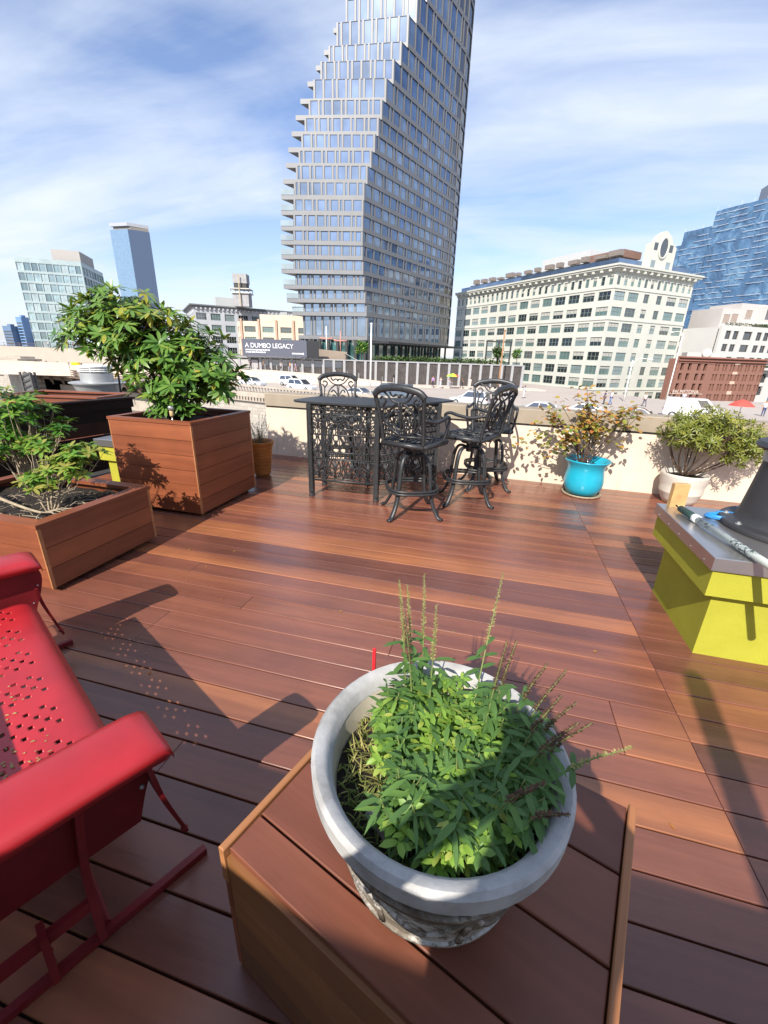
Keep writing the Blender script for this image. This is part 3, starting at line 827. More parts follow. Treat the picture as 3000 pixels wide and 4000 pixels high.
# ------------------------------------------------------------------ wooden box with the concrete pot
def wood_box():
    t = thing('wooden_box', 'low hardwood box with planked lid and pale edge strips under the concrete pot', 'wooden box', (-.512, .532, 0), rad(-18.2))
    W, D, h = .824, .666, .5     # local x along the front edge, y away
    m = MB()
    n = 4; y = 0
    ys = [0.008, .105, .285, .475, D - .004]
    for a, b in zip(ys[:-1], ys[1:]):
        m.tone = R.uniform(.1, .9); m.cbox(.022, W - .022, a + .003, b - .003, h - .026, h, .0025)
    m.build('lid', M['boxtop'], t)
    for x0, x1 in ((0, .0185), (W - .0185, W)):
        m = MB(); m.tone = R.uniform(.2, .9); m.cbox(x0, x1, -.004, D + .004, h - .115, h + .006, .003)
        m.build('edge_strip', M['boxtrim'], t)
    hb = (h - .12) / 3
    for x0, x1 in ((.001, .019), (W - .019, W - .001)):
        m = MB()
        for k in range(3):
            m.tone = R.uniform(.1, .9); m.box(x0, x1, 0, D, .012 + k * hb + .002, .012 + (k + 1) * hb - .002)
        m.build('end_wall', M['plank_y'], t)
    hb = (h - .03) / 4
    for y0, y1 in ((0, .02), (D - .02, D)):
        m = MB()
        for k in range(4):
            m.tone = R.uniform(.1, .9); m.box(.0215, W - .0215, y0, y1, .01 + k * hb + .002, .01 + (k + 1) * hb - .002)
        m.build('board_wall', M['boxside'], t)
    m = MB(); m.box(.03, W - .03, .03, D - .03, .02, h - .03); m.build('lining', M['rubber'], t)
wood_box()
PC = Vector((-.033, .655, .506)); PH = .342; PR = .263
def concrete_pot():
    t = thing('concrete_pot', 'wide weathered concrete pot with thick grey rim standing on the wooden box', 'flower pot', PC)
    h, r = PH, PR
    m = MB(); m.lathe([(.0, .002), (.165, .002), (.176, .012), (.182, .03), (.2, .1), (.217, .18), (.222, .235), (.222, h - .055)], 56)
    m.build('bowl', M['concbody'], t, True)
    m = MB(); m.lathe([(.221, h - .066), (.228, h - .061), (r - .010, h - .056), (r - .004, h - .046), (r, h - .044), (r + .001, h - .009), (r - .007, h), (.240, h - .003), (.230, h - .013), (.222, h - .035)], 56)
    m.build('rim', M['conc'], t, 'edge')
    m = MB(); m.lathe([(.2235, h - .033), (.214, h - .1), (.2, h - .18)], 56)
    m.build('inner_wall', simple('pot_inside', (.55, .49, .40), .85, var=.15, scale=12), t, True)
    # raised relief on the bowl: two hoops, ribs and slanting bands
    m = MB()
    rr = lambda z: .182 + (z - .03) * .24 if z < .18 else .217 + (z - .18) * .16
    for z in (.055, .2):
        m.tube([((rr(z) + .001) * math.cos(a), (rr(z) + .001) * math.sin(a), z) for a in [2 * PI * k / 56 for k in range(57)]], .007, 4, cap=False)
    for k in range(8):
        a0 = 2 * PI * k / 8 - .35
        for d in (-.012, .012): m.tube([((rr(z) + .0015) * math.cos(a0 + d), (rr(z) + .0015) * math.sin(a0 + d), z) for z in (.06, .11, .16, .2, .25)], .0055, 4)
        for s in (-1, 1):
            pts = []
            for i in range(10):
                q = i / 9; a = a0 + s * q * PI / 8; z = .205 - .10 * math.sin(q * PI / 2); pts.append(((rr(z) + .001) * math.cos(a), (rr(z) + .001) * math.sin(a), z))
            m.tube(pts, .006, 4)
    m.build('relief', M['concbody'], t, True)
    m = MB(); b = len(m.v); g = 26
    for i in range(g + 1):
        for j in range(g):
            q = .214 * i / g; a = 2 * PI * j / g
            m.v.append(Vector((q * math.cos(a), q * math.sin(a), h - .092 + R.uniform(-.008, .008) + .03 * max(0, -math.sin(a + .6)) * 0)))
    for i in range(g):
        for j in range(g):
            k = (j + 1) % g; m.face((b + i * g + j, b + (i + 1) * g + j, b + (i + 1) * g + k, b + i * g + k))
    m.build('soil', M['soil'], t, True)
concrete_pot()
ZS = PC.z + PH - .092
def inpot(x, y, k=.215): return (x - PC.x) ** 2 + (y - PC.y) ** 2 < k * k
def herbs():
    t = thing('herb_plant', 'leafy green herb with seeding flower spikes filling the concrete pot', 'plant', (PC.x, PC.y, ZS))
    lv = MB(); st = MB(); pale = MB(); dark = MB()
    # low broad leaved carpet
    n = 0
    while n < 420:
        x, y = PC.x + R.uniform(-.2, .22), PC.y + R.uniform(-.21, .21)
        if not inpot(x, y, .20) or x < PC.x - .145: continue
        if x < PC.x - .125 and y < PC.y + .04: continue     # bare and grassy side
        if x < PC.x - .07 and y < PC.y - .07: continue
        n += 1; z = ZS + R.uniform(.02, .10)
        p = Vector((x, y, z))
        whorl(lv, p, (R.gauss(0, .25), R.gauss(0, .25), 1), R.randint(5, 8), R.uniform(.022, .034), R.uniform(.0105, .014), .3, .55 + .25 * R.random(), .3)  # carpet toned lighter, sunlight on the middle put into the leaf colour
        st.tone = R.random(); st.tube([(x, y, ZS - .01), (x + R.gauss(0, .01), y + R.gauss(0, .01), z)], .0012, 4)
    # taller leafy stems
    def stem(x, y, lean, L, leafL, tone):
        p0 = Vector((x, y, ZS)); d = Vector((lean[0], lean[1], 1)).normalized(); p1 = p0 + d * L + Vector((lean[0] * .04, lean[1] * .04, 0))
        pts = smoothpath([p0, p0.lerp(p1, .5) + Vector((0, 0, .012)), p1], 4); st.tone = R.random(); st.tube(pts, [.0024 - .00015 * i for i in range(len(pts))], 5)
        for i in range(1, len(pts)):
            a = R.uniform(0, PI)
            for s in (0, PI):
                b = a + s + R.gauss(0, .2); lv.tone = min(1, max(0, tone + R.gauss(0, .1)))
                lv.leaf(pts[i], (math.cos(b), math.sin(b), R.uniform(-.15, .45)), (0, 0, 1), leafL * R.uniform(.7, 1.15), leafL * R.uniform(.17, .25), .3, .2, .45)
        return p1, d
    k = 0
    while k < 96:
        x, y = PC.x + R.uniform(-.15, .2), PC.y + R.uniform(-.2, .19)
        if not inpot(x, y, .178) or (x < PC.x - .09 and y < PC.y + .03): continue
        if abs(x - PC.x) < .06 and y > PC.y - .03: continue     # the open low patch at the middle
        k += 1; stem(x, y, (R.uniform(-.1, .55) if x > PC.x else R.uniform(-.2, .2), R.uniform(-.12, .25)), R.uniform(.06, .14), R.uniform(.032, .055), .34)
    # big sage like leaves near the front right
    for i in range(16):
        x, y = PC.x + R.uniform(-.02, .15), PC.y + R.uniform(-.16, -.05)
        if inpot(x, y, .17): stem(x, y, (R.uniform(-.3, .4), R.uniform(-.15, .2)), R.uniform(.07, .12), R.uniform(.055, .075), .32)
    # flower spikes: base, tip, dry or pale
    spikes = []
    SP = [((-.12, .76), (-.178, .859, 1.10), 0), ((-.11, .77), (-.157, .856, 1.09), 0), ((-.09, .78), (-.125, .905, 1.10), 0), ((-.07, .75), (-.079, .81, 1.08), 0),
          ((.02, .74), (.064, .976, 1.10), 0), ((.05, .72), (.077, .765, 1.05), 1), ((.09, .74), (.167, .785, 1.0), 1), ((.1, .70), (.204, .776, 1.0), 1), ((.1, .66), (.184, .696, 1.0), 1),
          ((.1, .63), (.205, .636, 1.0), 1), ((.11, .64), (.229, .643, 1.0), 1), ((.12, .62), (.311, .661, .95), 0), ((.1, .55), (.18, .498, .95), 1), ((.05, .54), (.139, .502, 1.0), 1),
          ((.06, .74), (.10, .80, 1.03), 1), ((.12, .69), (.22, .72, .97), 1), ((-.1, .74), (-.15, .80, 1.05), 1)]
    for (bx, by), tip, dry in SP:
        p0 = Vector((bx, by, ZS)); p1 = Vector(tip); mid = p0.lerp(p1, .5) + Vector((0, 0, .035)); pts = smoothpath([p0, mid, p1], 8)
        st.tone = .5; st.tube(pts, [.0026 - .00012 * i for i in range(len(pts))], 5)
        N = len(pts); hb = MB(); spikes.append((hb, dry))
        for i in range(2, N // 2 + 1):
            a = R.uniform(0, 6.3)
            for s in (0, PI):
                lv.tone = R.uniform(.2, .45); lv.leaf(pts[i], (math.cos(a + s), math.sin(a + s), .25), (0, 0, 1), R.uniform(.035, .055), .014, .3)
        for i in range(int(N * .52), N - 1):
            for q in range(12):
                c = pts[i].lerp(pts[i + 1], q / 12); a = R.uniform(0, 6.3); hb.tone = R.random()
                w = (.0085 if dry else .0085) * (1.15 - (i / N) ** 2 * .8)
                hb.leaf(c, (math.cos(a), math.sin(a), .6), (0, 0, 1), w * R.uniform(.8, 1.3), w * .55, .2)
    for q in range(3): pass
    lv.build('foliage', M['herb'], t, True, True); st.build('stem', simple('herb_stem', (.16, .2, .06), .6, var=.3), t, True, True)
    for hb, dry in spikes: hb.build('dry_flower_spike' if dry else 'pale_flower_spike', M['spike_dark' if dry else 'spike_pale'], t, False, True)
herbs()
def potgrass():
    m = MB()
    for i in range(620):
        a = R.uniform(2.3, 4.9); q = .21 * R.random() ** .5
        x, y = PC.x + q * math.cos(a), PC.y + q * math.sin(a) * .98
        if x > PC.x - .02 and y > PC.y - .12: continue
        m.tone = min(1, max(0, R.gauss(.35 + (.35 if y > PC.y - .05 else 0), .25))); b = R.uniform(0, 6.3); L = R.uniform(.02, .055)
        m.leaf((x, y, ZS - .004), (math.cos(b) * .7, math.sin(b) * .7, R.uniform(.5, 1.2)), (math.cos(b), math.sin(b), 0.2), L, .0032, -.4, .1, .4)
    tag(m.build('grass', M['grass'], None, True), 'thin yellow and green grass on the bare soil in the concrete pot', 'grass', kind='stuff')
    m = MB()
    m.hull([(-.155, .525, ZS + .012), (-.105, .49, ZS + .012), (-.09, .505, ZS + .01), (-.145, .545, ZS + .01)], [(-.15, .527, ZS + .026), (-.11, .495, ZS + .028), (-.1, .505, ZS + .026), (-.142, .54, ZS + .024)])
    tag(m.build('wood_chip', simple('grey_wood_chip', (.24, .22, .21), .9, var=.3, scale=50)), 'grey weathered wood chip lying on the soil in the concrete pot', 'wood chip')
    m = MB(); m.box(-.236, -.228, .846, .853, PC.z + PH - .08, PC.z + PH + .045)
    tag(m.build('plant_tag', simple('red_plastic', (.6, .02, .03), .4)), 'thin red plastic plant tag stuck inside the back rim of the concrete pot', 'plant tag')
potgrass()

# ------------------------------------------------------------------ lime vent curb with steel cap
def lime_curb(name, label, x0, y0, W, D, z1, e, loc_only=None):
    """x0,y0: near left corner of the base"""
    t = thing(name, label, 'vent curb', (x0, y0, 0))
    m = MB(); m.box(0, W, 0, D, 0, z1 - .20); m.build('base', M['lime'], t)
    m = MB(); m.cbox(-e + .02, W + e - .02, -e + .02, D + e - .02, z1 - .235, z1 - .072, .004); m.build('upper_band', M['lime'], t)
    m = MB(); m.cbox(-e, W + e, -e, D + e, z1 - .075, z1, .004)
    for k in range(5): m.ball((-e - .001, -e + .1 + k * (D + 2 * e - .2) / 4, z1 - .055), .004, 6, 4)
    m.build('metal_cap', M['steel'], t)
    return t
lime_curb('vent_curb', 'lime green stuccoed vent curb with shiny steel cap carrying the dark vent pipe', 1.29, 2.446, 1.25, .73, .66, .095)
lime_curb('vent_curb', 'smaller lime green curb with steel cap half hidden between the two planters', -4.13, 3.62, .38, .5, .66, .07)
def vent_pipe():
    c = (1.855, 2.93, .66)
    t = thing('vent_pipe', 'dark grey tapered vent pipe with bolted base flange on the steel cap', 'vent pipe', c)
    m = MB(); m.lathe([(.0, .002), (.385, .002), (.39, .008), (.39, .03), (.385, .036), (.31, .04)], 48); m.build('flange', M['duct'], t, 'edge')
    m = MB(); m.lathe([(.325, .03), (.305, .05), (.297, .1), (.258, .42), (.258, .425)], 48); m.build('pipe', M['duct'], t, True)
    m = MB(); m.lathe([(.259, .415), (.269, .415), (.269, .485), (.259, .487), (.0, .487)], 48); m.build('collar', M['galv'], t, 'edge')
    m = MB(); m.lathe([(.27, .487), (.31, .489), (.325, .505), (.31, .53), (.18, .56), (.0, .565)], 48); m.build('cap', M['duct'], t, 'edge')
    for k in range(10):
        a = 2 * PI * k / 10 + .2; m = MB(); m.lathe([(.018, .036), (.018, .04), (.009, .04), (.009, .05), (.0, .05)], 8, (.35 * math.cos(a), .35 * math.sin(a), 0)); m.build('bolt', M['galv'], t)
vent_pipe()
def small_stuff():
    m = MB()
    m.cbox(-.05, .05, -.02, .02, 0, .168, .003)
    tag(m.build('wood_block', simple('raw_pine', (.50, .30, .12), .6, var=.18, scale=18), None, False, False, (1.30, 3.23, .6605), rad(8)), 'upright raw pine block standing on the steel cap in front of the cream pot', 'wood block')
    t = thing('extension_pole', 'paint spattered white telescopic pole with dark green grip lying across the steel cap', 'pole', (1.27, 3.12, .682))
    a = Vector((1.275, 3.12, .6885)); d = (Vector((1.42, 2.0, .6885)) - a).normalized(); P = lambda s: a + d * s
    m = MB(); m.tube([P(.02), P(.03), P(.16), P(.19)], [.010, .022, .024, .019], 10); m.build('grip', simple('dark_green_rubber', (.02, .05, .042), .6), t, True, True)
    m = MB(); m.tube([P(-.03), P(.02)], .004, 6); m.tube([P(-.035) + Vector((0, 0, .004)), P(-.05) + Vector((.012, .0, 0)), P(-.03) + Vector((.015, 0, -.006))], .003, 5); m.build('hook', M['rubber'], t, True, True)
    m = MB(); m.tube([P(.19), P(.2), P(.235), P(.24)], [.018, .026, .026, .018], 12); m.build('locking_collar', M['white'], t, True, True)
    nt = NT('spattered_pole'); f = nt.noise(60, 4, .7, nt.coord((1, 1, 1))); g = nt.noise(6, 2, .5, nt.coord())
    k = nt.math('MULTIPLY', nt.ramp(f, [(.5, (0, 0, 0)), (.56, (1, 1, 1))]), nt.ramp(g, [(.5, (0, 0, 0)), (.56, (1, 1, 1))]))
    nt.set(nt.mix(k, (.52, .56, .50), (.05, .075, .075)), .5)
    m = MB(); m.tube([P(.24), P(1.35)], .0205, 12); m.build('shaft', nt.mat, t, True, True)
    m = MB()
    pts = []
    for k in range(40):
        q = k / 39; ang = q * 2.3 * 2 * PI; r_ = .075 + .01 * math.sin(ang * .7); pts.append((1.52 + r_ * 1.25 * math.cos(ang), 3.04 + r_ * .75 * math.sin(ang), .672 + .018 * q + .003 * math.sin(ang * 2)))
    m.tube(pts, .011, 8)
    tag(m.build('hose', M['blueplastic'], None, True), 'short coil of blue hose lying on the steel cap beside the vent pipe', 'hose')
small_stuff()

# ------------------------------------------------------------------ red metal glider; local x along its width, y toward the front
def glider():
    t = thing('lawn_glider', 'red pressed steel lawn glider with pierced seat and broad flat arms', 'garden glider', (-1.625, .825, 0), math.atan2(-.45, .893))
    # local frame: x to the right arm (near the camera), +y is the facing direction
    RD = M['red']
    # seat sheet with slots, rolled front edge, seat dips to the rear then the back rises
    sec = [(.165, .315), (.185, .335), (.185, .365), (.165, .392), (.12, .405), (.05, .402), (-.02, .397), (-.09, .389), (-.16, .38), (-.24, .368), (-.33, .362), (-.385, .385), (-.42, .44), (-.45, .54), (-.475, .65), (-.50, .745), (-.51, .785), (-.535, .797), (-.55, .775)]
    sp = smoothpath([(0, a, b) for a, b in sec], 3)
    m = MB(); W = .655; nx = 70
    for i in range(len(sp) - 1):
        for j in range(nx):
            x0 = -W + 2 * W * j / nx; x1 = x0 + 2 * W / nx
            y = (sp[i].y + sp[i + 1].y) / 2; z = (sp[i].z + sp[i + 1].z) / 2
            cell = j % 11
            onseat = (-.27 < y < .1 and z < .45)
            onback = False
            rowhole = cell in (1, 3, 5, 7) and (i + cell // 2) % 2 == 0
            if (onseat or onback) and rowhole:
                # leave a slot: two thin strips either side
                a0, a1 = sp[i], sp[i + 1]
                for f0, f1 in ((0, .28), (.72, 1)):
                    p, q = a0.lerp(a1, f0), a0.lerp(a1, f1)
                    m.poly([(x0, p.y, p.z), (x1, p.y, p.z), (x1, q.y, q.z), (x0, q.y, q.z)])
                continue
            m.poly([(x0, sp[i].y, sp[i].z), (x1, sp[i].y, sp[i].z), (x1, sp[i + 1].y, sp[i + 1].z), (x0, sp[i + 1].y, sp[i + 1].z)])
    o = m.build('seat', RD, t, True)
    so = o.modifiers.new('thickness', 'SOLIDIFY'); so.thickness = .003
    mg = o.modifiers.new('weld', 'WELD'); mg.merge_threshold = .0005
    o.modifiers.move(1, 0)
    for s in (-1, 1):
        # flat arm with rounded, turned down skirts; nose at the front
        prof = []
        for a, b in ((-.097, -.05), (-.099, -.018), (-.088, -.004), (-.06, .0035), (0, .006), (.06, .0035), (.088, -.004), (.099, -.018), (.097, -.05)): prof.append((a, b))
        m = MB(); st_ = [(-.46, .60, .8), (-.40, .605, .95), (-.1, .605, 1), (.1, .605, 1), (.2, .603, 1), (.235, .597, .98), (.252, .584, .95), (.258, .56, .93)]
        b0 = len(m.v); K = len(prof)
        for y, z, k in st_:
            for a, b in prof: m.v.append(Vector((s * .755 + a * k, y, z + b * (1 if y < .24 else .6))))
        for i in range(len(st_) - 1):
            for j in range(K - 1):
                m.face((b0 + i * K + j, b0 + i * K + j + 1, b0 + (i + 1) * K + j + 1, b0 + (i + 1) * K + j))
        o = m.build('arm', RD, t, True)
        q = o.modifiers.new('thickness', 'SOLIDIFY'); q.thickness = .003
        # side sheet under the arm, front edge bowed
        m = MB(); xo = s * .71
        edge = smoothpath([(xo, .235, .565), (xo, .252, .50), (xo, .235, .42), (xo, .20, .33), (xo, .17, .23)], 4)
        back = [(xo, -.42, .23), (xo, -.45, .45), (xo, -.44, .575)]
        pts = [tuple(p) for p in edge] + back
        m.hull([(p[0] - .002, p[1], p[2]) for p in pts], [(p[0] + .002, p[1], p[2]) for p in pts]); m.build('side_panel', M['redshade'], t)
        m = MB()
        for z, y in ((.545, .238), (.45, .238), (.36, .205)):
            m.ball((xo + s * .004, y - .012, z), .008, 8, 5)
        m.ball((s * .755 + s * .088, .235, .575), .008, 8, 5)
        m.build('bolt', M['galv'], t, True)
        # base: skid on the deck, upright, middle rail and swing links
        xb = s * .79
        m = MB(); m.tube([(xb, -.62, .016), (xb, .31, .016)], .018, 4, .9); m.build('skid', M['redshade'], t)
        m = MB(); m.tube([(xb - s * .012, -.62, .15), (xb - s * .012, .0, .15)], .026, 4, .5); m.build('rail', M['redshade'], t)
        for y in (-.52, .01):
            m = MB(); m.tube(smoothpath([(xb - s * .02, y + .035, .55), (xb - s * .035, y + .01, .32), (xb - s * .03, y, .18), (xb, y - .005, .02)], 4), .034, 4, .4); m.build('upright', M['redshade'], t)
        m = MB(); m.tube([(xb - s * .008, -.10, .19), (xb, -.106, .02)], .04, 4, .3); m.ball((xb + s * .012, -.10, .13), .010, 8, 5); m.build('bracket', M['redshade'], t)
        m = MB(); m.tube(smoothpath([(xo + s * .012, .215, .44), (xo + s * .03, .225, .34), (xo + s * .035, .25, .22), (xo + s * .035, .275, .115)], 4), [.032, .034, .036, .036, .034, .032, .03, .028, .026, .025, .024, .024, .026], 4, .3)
        m.ball((xo + s * .045, .228, .32), .007, 8, 5); m.ball((xo + s * .045, .270, .13), .012, 8, 5); m.build('swing_link', M['redshade'], t)
    m = MB(); m.tube([(-.78, .02, .03), (.78, .02, .03)], .013, 6); m.tube([(-.78, -.52, .03), (.78, -.52, .03)], .013, 6); m.build('cross_bar', M['redshade'], t)
glider()

def petals():
    m = MB(); o = Vector((-1.625, .825, 0)); ex = Vector((.893, -.45, 0)); ey = Vector((.45, .893, 0))
    for i in range(150):
        a, b = R.choice(((.42, -.10), (.30, -.16), (.2, -.12), (.46, -.02), (.1, -.05))); x, y = a + R.gauss(0, .06), b + R.gauss(0, .05)
        z = .402 + (y * .14 if y < 0 else 0) + .004; p = o + ex * x + ey * y; c = R.uniform(0, 6.3); m.tone = R.random()
        m.leaf((p.x, p.y, z), (math.cos(c), math.sin(c), R.uniform(-.05, .25)), (0, 0, 1), R.uniform(.006, .016), R.uniform(.004, .008), .1, .2)
    tag(m.build('fallen_petals', M['spike_pale'], None, True), 'dried pale petals scattered on the red glider seat', 'petals', kind='stuff')
    m = MB()
    for i in range(60):
        x, y = R.uniform(-2.6, 3.2), R.uniform(1.2, 5.8); c = R.uniform(0, 6.3); m.tone = R.random()
        m.leaf((x, y, .004), (math.cos(c), math.sin(c), .06), (0, 0, 1), R.uniform(.012, .03), R.uniform(.006, .014), .1, .2)
    tag(m.build('leaf_litter', M['maple'], None, True), 'few small dry leaves and bits scattered over the deck boards', 'leaf litter', kind='stuff')
petals()
# ------------------------------------------------------------------ left edge of the deck: dark fence, roof things beyond
def dark_fence():
    t = thing('slat_fence', 'low dark brown horizontal slat fence behind the low planter', 'fence', (-4.98, 4.88, 0), rad(-97))
    # local x runs toward the camera
    L = 4.3
    m = MB()
    for z0, z1 in ((.04, .193), (.196, .348), (.351, .50), (.511, .668), (.671, .818)):
        m.tone = R.random(); m.box(0, L, 0, .022, z0, z1)
    m.tone = .5; m.box(-.02, L, .0225, .045, .82, .925)
    m.build('slat', M['darkwood'], t)
    m = MB(); m.tone = .75; m.cbox(-.04, L, -.05, .075, .93, .955, .003); m.build('top_rail', M['darkwood'], t)
    for x in (.05, 1.25, 2.45, 3.65):
        m = MB(); m.box(x - .04, x + .04, -.09, -.001, -.03, .928); m.build('post', M['darkwood'], t)
dark_fence()
def back_bench():
    t = thing('roof_planter', 'empty reddish brown wooden planter box beyond the dark fence', 'planter', (-6.75, 5.45, 0), rad(12))
    m = MB()
    for k in range(5):
        m.tone = R.random(); m.box(-.75, .75, -.4, -.38, .02 + k * .165, .18 + k * .165); m.tone = R.random(); m.box(-.75, .75, .38, .4, .02 + k * .165, .18 + k * .165)
        m.tone = R.random(); m.box(-.75, -.73, -.379, .379, .02 + k * .165, .18 + k * .165); m.box(.73, .75, -.379, .379, .02 + k * .165, .18 + k * .165)
    m.build('board_wall', M['plank'], t)
    m = MB(); m.cbox(-.78, .78, -.43, -.34, .847, .872, .003); m.cbox(-.78, .78, .34, .43, .847, .872, .003); m.cbox(-.78, -.70, -.339, .339, .847, .871, .003); m.cbox(.70, .78, -.339, .339, .847, .871, .003)
    m.build('rim_board', M['plank'], t)
    m = MB(); m.box(-.72, .72, -.37, .37, .3, .7); m.build('soil', M['soil'], t)
back_bench()
def fan():
    t = thing('exhaust_fan', 'grey mushroom shaped roof exhaust fan with wide dish on a pale curb', 'roof fan', (-8.98, 8.02, 0))
    m = MB(); m.box(-.36, .36, -.36, .36, -.2, .56); m.build('curb', M['white'], t)
    m = MB(); m.lathe([(.30, .555), (.42, .60), (.50, .78), (.565, .805), (.57, .825), (.52, .835), (.31, .84)], 40); m.build('dish', M['galv'], t, 'edge')
    m = MB(); m.lathe([(.33, .835), (.33, 1.03), (.30, 1.04), (.0, 1.045)], 36); m.build('housing', M['galv'], t, 'edge')
    m = MB()
    for z in (1.07, 1.11, 1.15): m.tube([(.34 * math.cos(a), .34 * math.sin(a), z) for a in [2 * PI * k / 24 for k in range(25)]], .014, 5, cap=False)
    for k in range(6): a = 2 * PI * k / 6; m.tube([(.33 * math.cos(a), .33 * math.sin(a), 1.04), (.33 * math.cos(a), .33 * math.sin(a), 1.16)], .012, 5)
    m.lathe([(.0, 1.165), (.36, 1.165), (.35, 1.19), (.0, 1.22)], 24)
    m.build('cage', M['white'], t, True)
    m = MB(); m.box(-.30, -.12, -.31, -.24, 1.19, 1.25); m.build('warning_label', simple('yellow_paint', (.8, .55, .02), .5), t)
    m = MB(); m.tube(smoothpath([(.5, .1, .6), (.6, 0, .72), (.72, -.1, 1.0), (.76, -.15, 1.4)], 4), .022, 6); m.build('cable', M['rubber'], t, True)
fan()

# ------------------------------------------------------------------ behind the camera: unseen bulkhead and stacks added for the shade in front, and the photographer
def bulkhead():
    t = thing('shade_bulkhead', 'lime stuccoed bulkhead added unseen behind the camera to shade the deck', 'bulkhead', (-1.2, -3.0, 0))
    m = MB(); m.box(-3.8, 2.9, 0, 1.5, -.03, 1.94); m.build('wall', M['lime'], t)
    m = MB(); m.cbox(-3.86, 2.96, -.05, 1.56, 1.942, 2.0, .004); m.build('coping', M['steel'], t)
    m = MB(); m.box(-.5, .45, 1.502, 1.55, .0, 1.93); m.build('door', M['duct'], t)
bulkhead()
for nm, lab, x, y, r_, h in (('shade_stack', 'thin grey stack added unseen above the bulkhead for its shadow', .66, -1.62, .06, 3.05), ('shade_stack', 'thick grey stack added unseen above the bulkhead for its shadow', 1.42, -1.75, .15, 3.25)):
    m = MB(); m.lathe([(r_ * 1.6, 2.001), (r_ * 1.6, 2.02), (r_, 2.05), (r_, h - .05), (r_ * .7, h - .012), (0.001, h)], 20, (x, y, 0))
    tag(m.build(nm, M['duct'], None, True), lab, 'vent pipe')  # unseen stacks added to cast the narrow shadows in front

# people: skinned skeletons turned into plain meshes once, then shared
def skinned(edges_pts, radii, edges, sub=1):
    me = bpy.data.meshes.new('skeleton'); me.from_pydata(edges_pts, edges, [])
    o = bpy.data.objects.new('skeleton', me); COL.objects.link(o)
    o.modifiers.new('skin', 'SKIN')
    if not me.skin_vertices: me.attributes.new('x', 'FLOAT', 'POINT')
    sv = me.skin_vertices[0].data
    for i, r_ in enumerate(radii):
        q = r_ if isinstance(r_, tuple) else (r_, r_); sv[i].radius = q; sv[i].use_root = (i == 0)
    if sub: s = o.modifiers.new('sub', 'SUBSURF'); s.levels = sub; s.render_levels = sub
    dg = bpy.context.evaluated_depsgraph_get(); dg.update()
    out = bpy.data.meshes.new_from_object(o.evaluated_get(dg))
    for p in out.polygons: p.use_smooth = True
    bpy.data.objects.remove(o); bpy.data.meshes.remove(me)
    return out
HAS_SKIN = hasattr(bpy.types.Mesh, 'skin_vertices')
